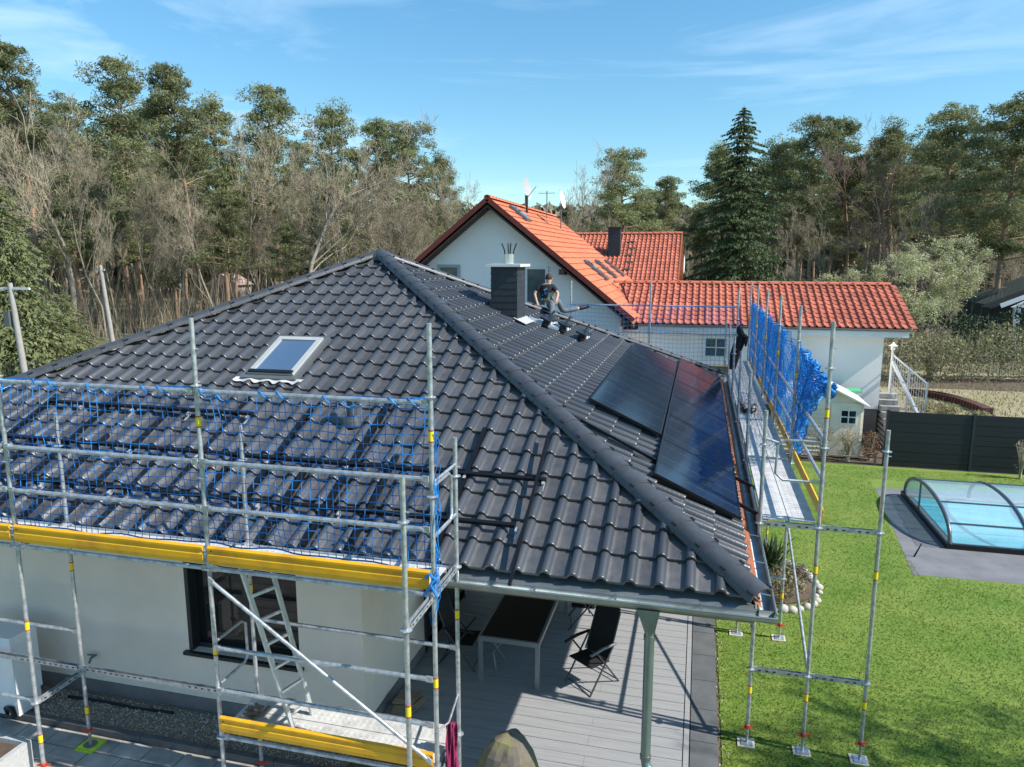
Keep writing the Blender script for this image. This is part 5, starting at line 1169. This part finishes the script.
# the rest of the woodland
for i in range(32):
    px = -60 + i*17.5 + rt.uniform(-6,6); dep = rt.uniform(84, 118); top = 78 + max(0, px-60)*.20 + rt.uniform(10,55) + (30 if px > 460 else 0); hh = hgt(top, dep); k = rt.randrange(5)
    place(PR_P[k], at(px, dep), (hh/20*1.15,)*2+(hh/MH[PR_P[k].name],), rt.uniform(0,6.28), 'pine standing among the trunks deep in the left woodland', 'pines deep in the left woodland')
for i in range(70):
    px = -70 + i*8.3 + rt.uniform(-6,6); dep = rt.uniform(62, 105); top = 120 + max(0, px-100)*.17 + rt.uniform(0,70) + (20 if px > 460 else 0); hh = hgt(top, dep); k = rt.randrange(4); base = MH[PR_B[k].name]
    place(PR_B[k], at(px, dep), (hh/base,)*3, rt.uniform(0,6.28), 'bare grey-brown tree within the left woodland', 'bare trees of the left woodland')
for i in range(40):
    px = 560 + i*13.5 + rt.uniform(-8,8); dep = rt.uniform(78, 120); top = (190 if px < 700 else 140) + rt.uniform(-8,45); hh = hgt(top, dep); k = rt.randrange(5)
    place(PR_P[k], at(px, dep), (hh/20*1.3,)*2+(hh/MH[PR_P[k].name],), rt.uniform(0,6.28), 'dark pine in the woodland behind and right of the orange roofs', 'pines of the right woodland')
for i in range(34):
    px = 560 + i*15 + rt.uniform(-8,8); dep = rt.uniform(62, 95); top = rt.uniform(195,260); hh = hgt(top, dep); k = rt.randrange(4); base = MH[PR_B[k].name]
    place(PR_B[k], at(px, dep), (hh/base*1.1,)*3, rt.uniform(0,6.28), 'low bare tree under the pines of the right woodland', 'bare trees of the right woodland')
for i in range(9):
    px = 30 + i*52 + rt.uniform(-10,10); dep = rt.uniform(60, 78); top = 175 + max(0, px-150)*.06 + rt.uniform(-25,40); hh = hgt(top, dep); k = (4,2,0)[i % 3]
    place(PR_P[k], at(px, dep), (hh/20*1.5,)*2+(hh/MH[PR_P[k].name],), rt.uniform(0,6.28), 'lower green pine growing among the bare trees of the left woodland', 'lower pines of the left woodland')
# far wood and undergrowth (stuff)
dw = MB(); rg = random.Random(55)
for i in range(42000):
    px = rg.uniform(-150, 1180); dep = rg.uniform(118, 150); topy = 212+rg.uniform(-8,8)
    p = at(px, dep); p.z = rg.random()**.8*(hgt(topy, dep)); leaf(dw, p, rg.uniform(.5,1.6), rg)
tag(dw.build('distant_wood', mat('far_wood', (.13,.125,.08), .9, col2=(.21,.175,.12), vscale=.15), fix=False), 'dark mass of far woodland seen between the nearer trunks', 'woodland', kind='stuff')
ug = MB()
for i in range(19000):
    px = rg.uniform(-80, 700) if i % 4 else rg.uniform(700, 1100); dep = rg.uniform(56, 100); p = at(px, dep); h_ = rg.uniform(.6, 3.2) if i % 3 else rg.uniform(3, 8); a_ = rg.uniform(-.6,.6); c_ = rg.uniform(-.6,.6)
    e_ = p+Vector((a_*h_*.6, c_*h_*.6, h_)); s_ = Vector((rg.uniform(-1,1), rg.uniform(-1,1), 0)).normalized()*.018
    ug.v += [tuple(p-s_), tuple(p+s_), tuple(e_)]; n_ = len(ug.v); ug.f.append((n_-3,n_-2,n_-1)); ug.m.append(0); ug.s.append(False)
tag(ug.build('undergrowth', mat('scrub', (.31,.25,.17), .95, col2=(.16,.13,.085), vscale=.3), fix=False), 'brown leafless scrub and saplings on the woodland floor', 'scrub', kind='stuff')
# pale green budding tree on the right
t_, c_ = bare_mesh(410, 7.2, 1.15, 2200, .14); lf = MB(); rg = random.Random(66)
for v in c_.v[::5]:
    for _ in range(2): leaf(lf, Vector(v)+Vector((rg.gauss(0,.1), rg.gauss(0,.1), rg.gauss(0,.1))), rg.uniform(.035,.08), rg)
bt = proto('budding_tree', [('trunk', t_, BARK), ('branches', c_, mat('pale_twigs', (.26,.25,.17), .9)), ('leaves', lf, BUD)], 'tree')
place(bt, at(900,44), (1.15,1.15,hgt(238,44)/MH[bt.name]), 0, 'pale green budding tree behind the end of the annex roof')
place(bt, at(930,46), (1.0,1.0,.78), 2, 'smaller pale budding tree right of the larger one')
for i, (px, dep, r_, h_, lab) in enumerate(((640,38,1.2,3.5,'leafless pinkish bush behind the annex roof, left'), (700,48,2.2,4.8,'leafless pinkish bush below the big spruce'), (760,50,2.2,4.6,'leafless bush right below the big spruce'), (800,46,2.0,3.8,'leafless bush behind the middle of the annex roof'), (935,40,1.3,2.8,'dense bare bush right of the lantern'))):
    p = at(px, dep); shrub('bare_bush', (p.x, p.y), r_, h_, 500, mat('pinkish_twigs', (.24,.18,.15), .9), lab, size=.06, stems=60)
def hedge(c0, c1, w_, h_, n, m_, label, name='hedge', size=.07):
    c0, c1 = Vector(c0), Vector(c1); d = c1-c0; s_ = d.cross(Vector((0,0,1))).normalized(); rg = random.Random(int(n)); o = thing(name, label, 'hedge', c0.lerp(c1,.5)); mb = MB(); tb_ = MB()
    for i in range(n):
        t = rg.random(); z = rg.random()**.7; ww = w_*.5*(1-.4*z**3); p = c0+d*t+s_*rg.choice((-1,1))*ww*rg.uniform(.4,1.05)+Vector((0,0,z*h_*(1+.12*math.sin(t*17+1)+.09*math.sin(t*41)+.06*math.sin(t*91)))); leaf(mb, p, size*rg.uniform(.6,1.5), rg)
    for i in range(n//150): p = c0+d*rg.random()+s_*rg.uniform(-.3,.3)*w_; tb_.tube([p, p+Vector((rg.uniform(-.3,.3),rg.uniform(-.3,.3),h_*rg.uniform(.8,1.08)))], [.02,.006], 3, cap=False)
    mb.build('foliage', m_, o, fix=False); tb_.build('stems', BARK2, o)
hedge((9.2,42,0), (26,46,0), 2.0, 2.6, 15000, HEDGE, 'long pale brown-green bare hedge across the field edge')
hedge((12,50,0), (34,57,0), 2.4, 3.0, 12000, EVER, 'dark evergreen hedge in front of the far green house', size=.10)
for px, dep in ((690,42),(790,44)): pass
# far house at right edge
fh = thing('far_house', 'dark green wooden house with white verge board at the right edge', 'house', (24, 62, 0))
mb = MB(); mb.prism([(21.2,62,0),(31.8,62,0),(31.8,62,2.9),(26.5,62,5.2),(21.2,62,2.9)], (0,8,0)); mb.build('wall', mat('dark_green_wood', (.022,.035,.028), .8), fh)
mb = MB(); mb.bar((20.6,61.9,2.75),(26.6,61.9,5.45), 2.0, .12, (0,0,1)); mb.bar((26.6,61.9,5.45),(33,61.9,2.65), 2.0, .12); mb.build('roof', DARK, fh)
mb = MB(); mb.bar((21.2,60.8,2.95),(26.6,60.8,5.40), .06, .32, (0,0,1)); mb.build('verge_board', WHITE, fh)
mb = MB(); mb.box(21.9,22.3,60.2,60.5,0,2.9); mb.prism([(21.7,60.1,2.9),(23.6,60.1,2.9),(22.5,60.1,3.35)], (0,.3,0)); mb.build('porch', WHITE, fh)
mb = MB(); mb.box(22.6,24.3,61.95,61.99,.2,2.7); mb.build('door', mat('plum_door', (.05,.035,.04), .6), fh)
# utility poles and wires
def upole(px, dep, topy, lean, label, arm):
    p = at(px, dep); h_ = hgt(topy, dep); o = thing('utility_pole', label, 'pole', tuple(p)); mb = MB(); mb.tube([p, p+Vector((lean,0,h_))], [.16,.11], 10); mb.build('shaft', mat('grey_concrete_pole', (.38,.36,.33), .9, var=.25, vscale=2), o)
    t = p+Vector((lean,0,h_)); mb = MB()
    if arm: mb.box(t.x-.35,t.x-.05,t.y-.2,t.y+.2,t.z-2.0,t.z-1.3); mb.build('switch_box', GREYM, o); mb = MB(); mb.bar(t+Vector((-1.1,0,-.25)), t+Vector((1.1,0,-.25)), .08, .10)
    else: mb.bar(t+Vector((-.3,0,-.3)), t+Vector((.3,0,-.3)), .06, .06)
    mb.build('crossarm', WHITE, o); return t
t1 = upole(20, 34, 283, -.35, 'grey utility pole with crossarm in front of the left spruce', True); t2 = upole(112, 46, 265, -.5, 'thin leaning utility pole between the bare trees', False)
mb = MB()
for dz in (-.1,-.5): mb.tube([t1.lerp(t2, k/10)+Vector((0,0,dz-.8*math.sin(math.pi*k/10))) for k in range(11)], .012, 4, cap=False)
e2 = at(470, 60)+Vector((0,0,8.3)); mb.tube([t2.lerp(e2, k/14)+Vector((0,0,-1.2*math.sin(math.pi*k/14))) for k in range(15)], .014, 4, cap=False)
one(mb, 'power_line', DARK, 'thin overhead wires running between utility poles at left', 'wire')
# mesh fence and white car port roof at left
mf = thing('wire_fence', 'low dark wire mesh fence behind the left roof corner', 'fence', tuple(at(40,33)))
pts = [at(-60,31), at(60,36), at(140,41)]; 
for a_, c_ in zip(pts[:-1], pts[1:]):
    for k in range(4): q = a_.lerp(c_, k/4); mb = MB(); mb.tube([q, q+Vector((0,0,1.7))], .03, 6); mb.build('post', DARK, mf)
    mb = MB()
    for z in [.2*i for i in range(9)]: mb.tube([a_+Vector((0,0,z)), c_+Vector((0,0,z))], .006, 3, cap=False)
    for k in range(50): q = a_.lerp(c_, k/50); mb.tube([q, q+Vector((0,0,1.6))], .006, 3, cap=False)
    mb.build('mesh_panel', DARK, mf)
wc = thing('carport', 'flat white roof of a low carport at the left edge behind the roof corner', 'carport', (-18.5, 15, 0))
mb = MB(); mb.box(-26,-15.3,13.6,17.5,2.45,2.6); mb.build('roof', WHITE, wc)
for x in (-25.5,-15.8):
    for y in (14,17): mb = MB(); mb.box(x-.06,x+.06,y-.06,y+.06,0,2.449); mb.build('post', WHITE, wc)
# small pink hut deep in the wood
hu = at(232, 96); mb = MB(); mb.box(hu.x-2, hu.x+2, hu.y-1.5, hu.y+1.5, 0, 3.0); mb.prism([(hu.x-2.4,hu.y-1.8,3.0),(hu.x+2.4,hu.y-1.8,3.0),(hu.x,hu.y-1.8,4.4)], (0,3.6,0), 1)
one(mb, 'small_hut', [mat('pink_wall', (.5,.4,.36), .9), mat('pink_roof', (.55,.40,.36), .8)], 'small pale pink hut half hidden deep in the left woodland', 'hut')
# bare tree outside the frame on the sunny side: it throws the soft shadows over the lawn
place(PR_B[1], Vector((9.6,8.35,0)), (.62,.62,.66), 1.0, 'bare garden tree right of the lawn, outside the photo')
place(PR_B[3], Vector((12.5,10.9,0)), (.8,.8,.8), 2.0, 'smaller bare garden tree right of the lawn, outside the photo')
for p_ in PR_P + PR_B + [PR_S, PR_S2, bt, LAR]:
    if p_.name not in used:
        for c_ in list(p_.children): bpy.data.objects.remove(c_)
        bpy.data.objects.remove(p_)
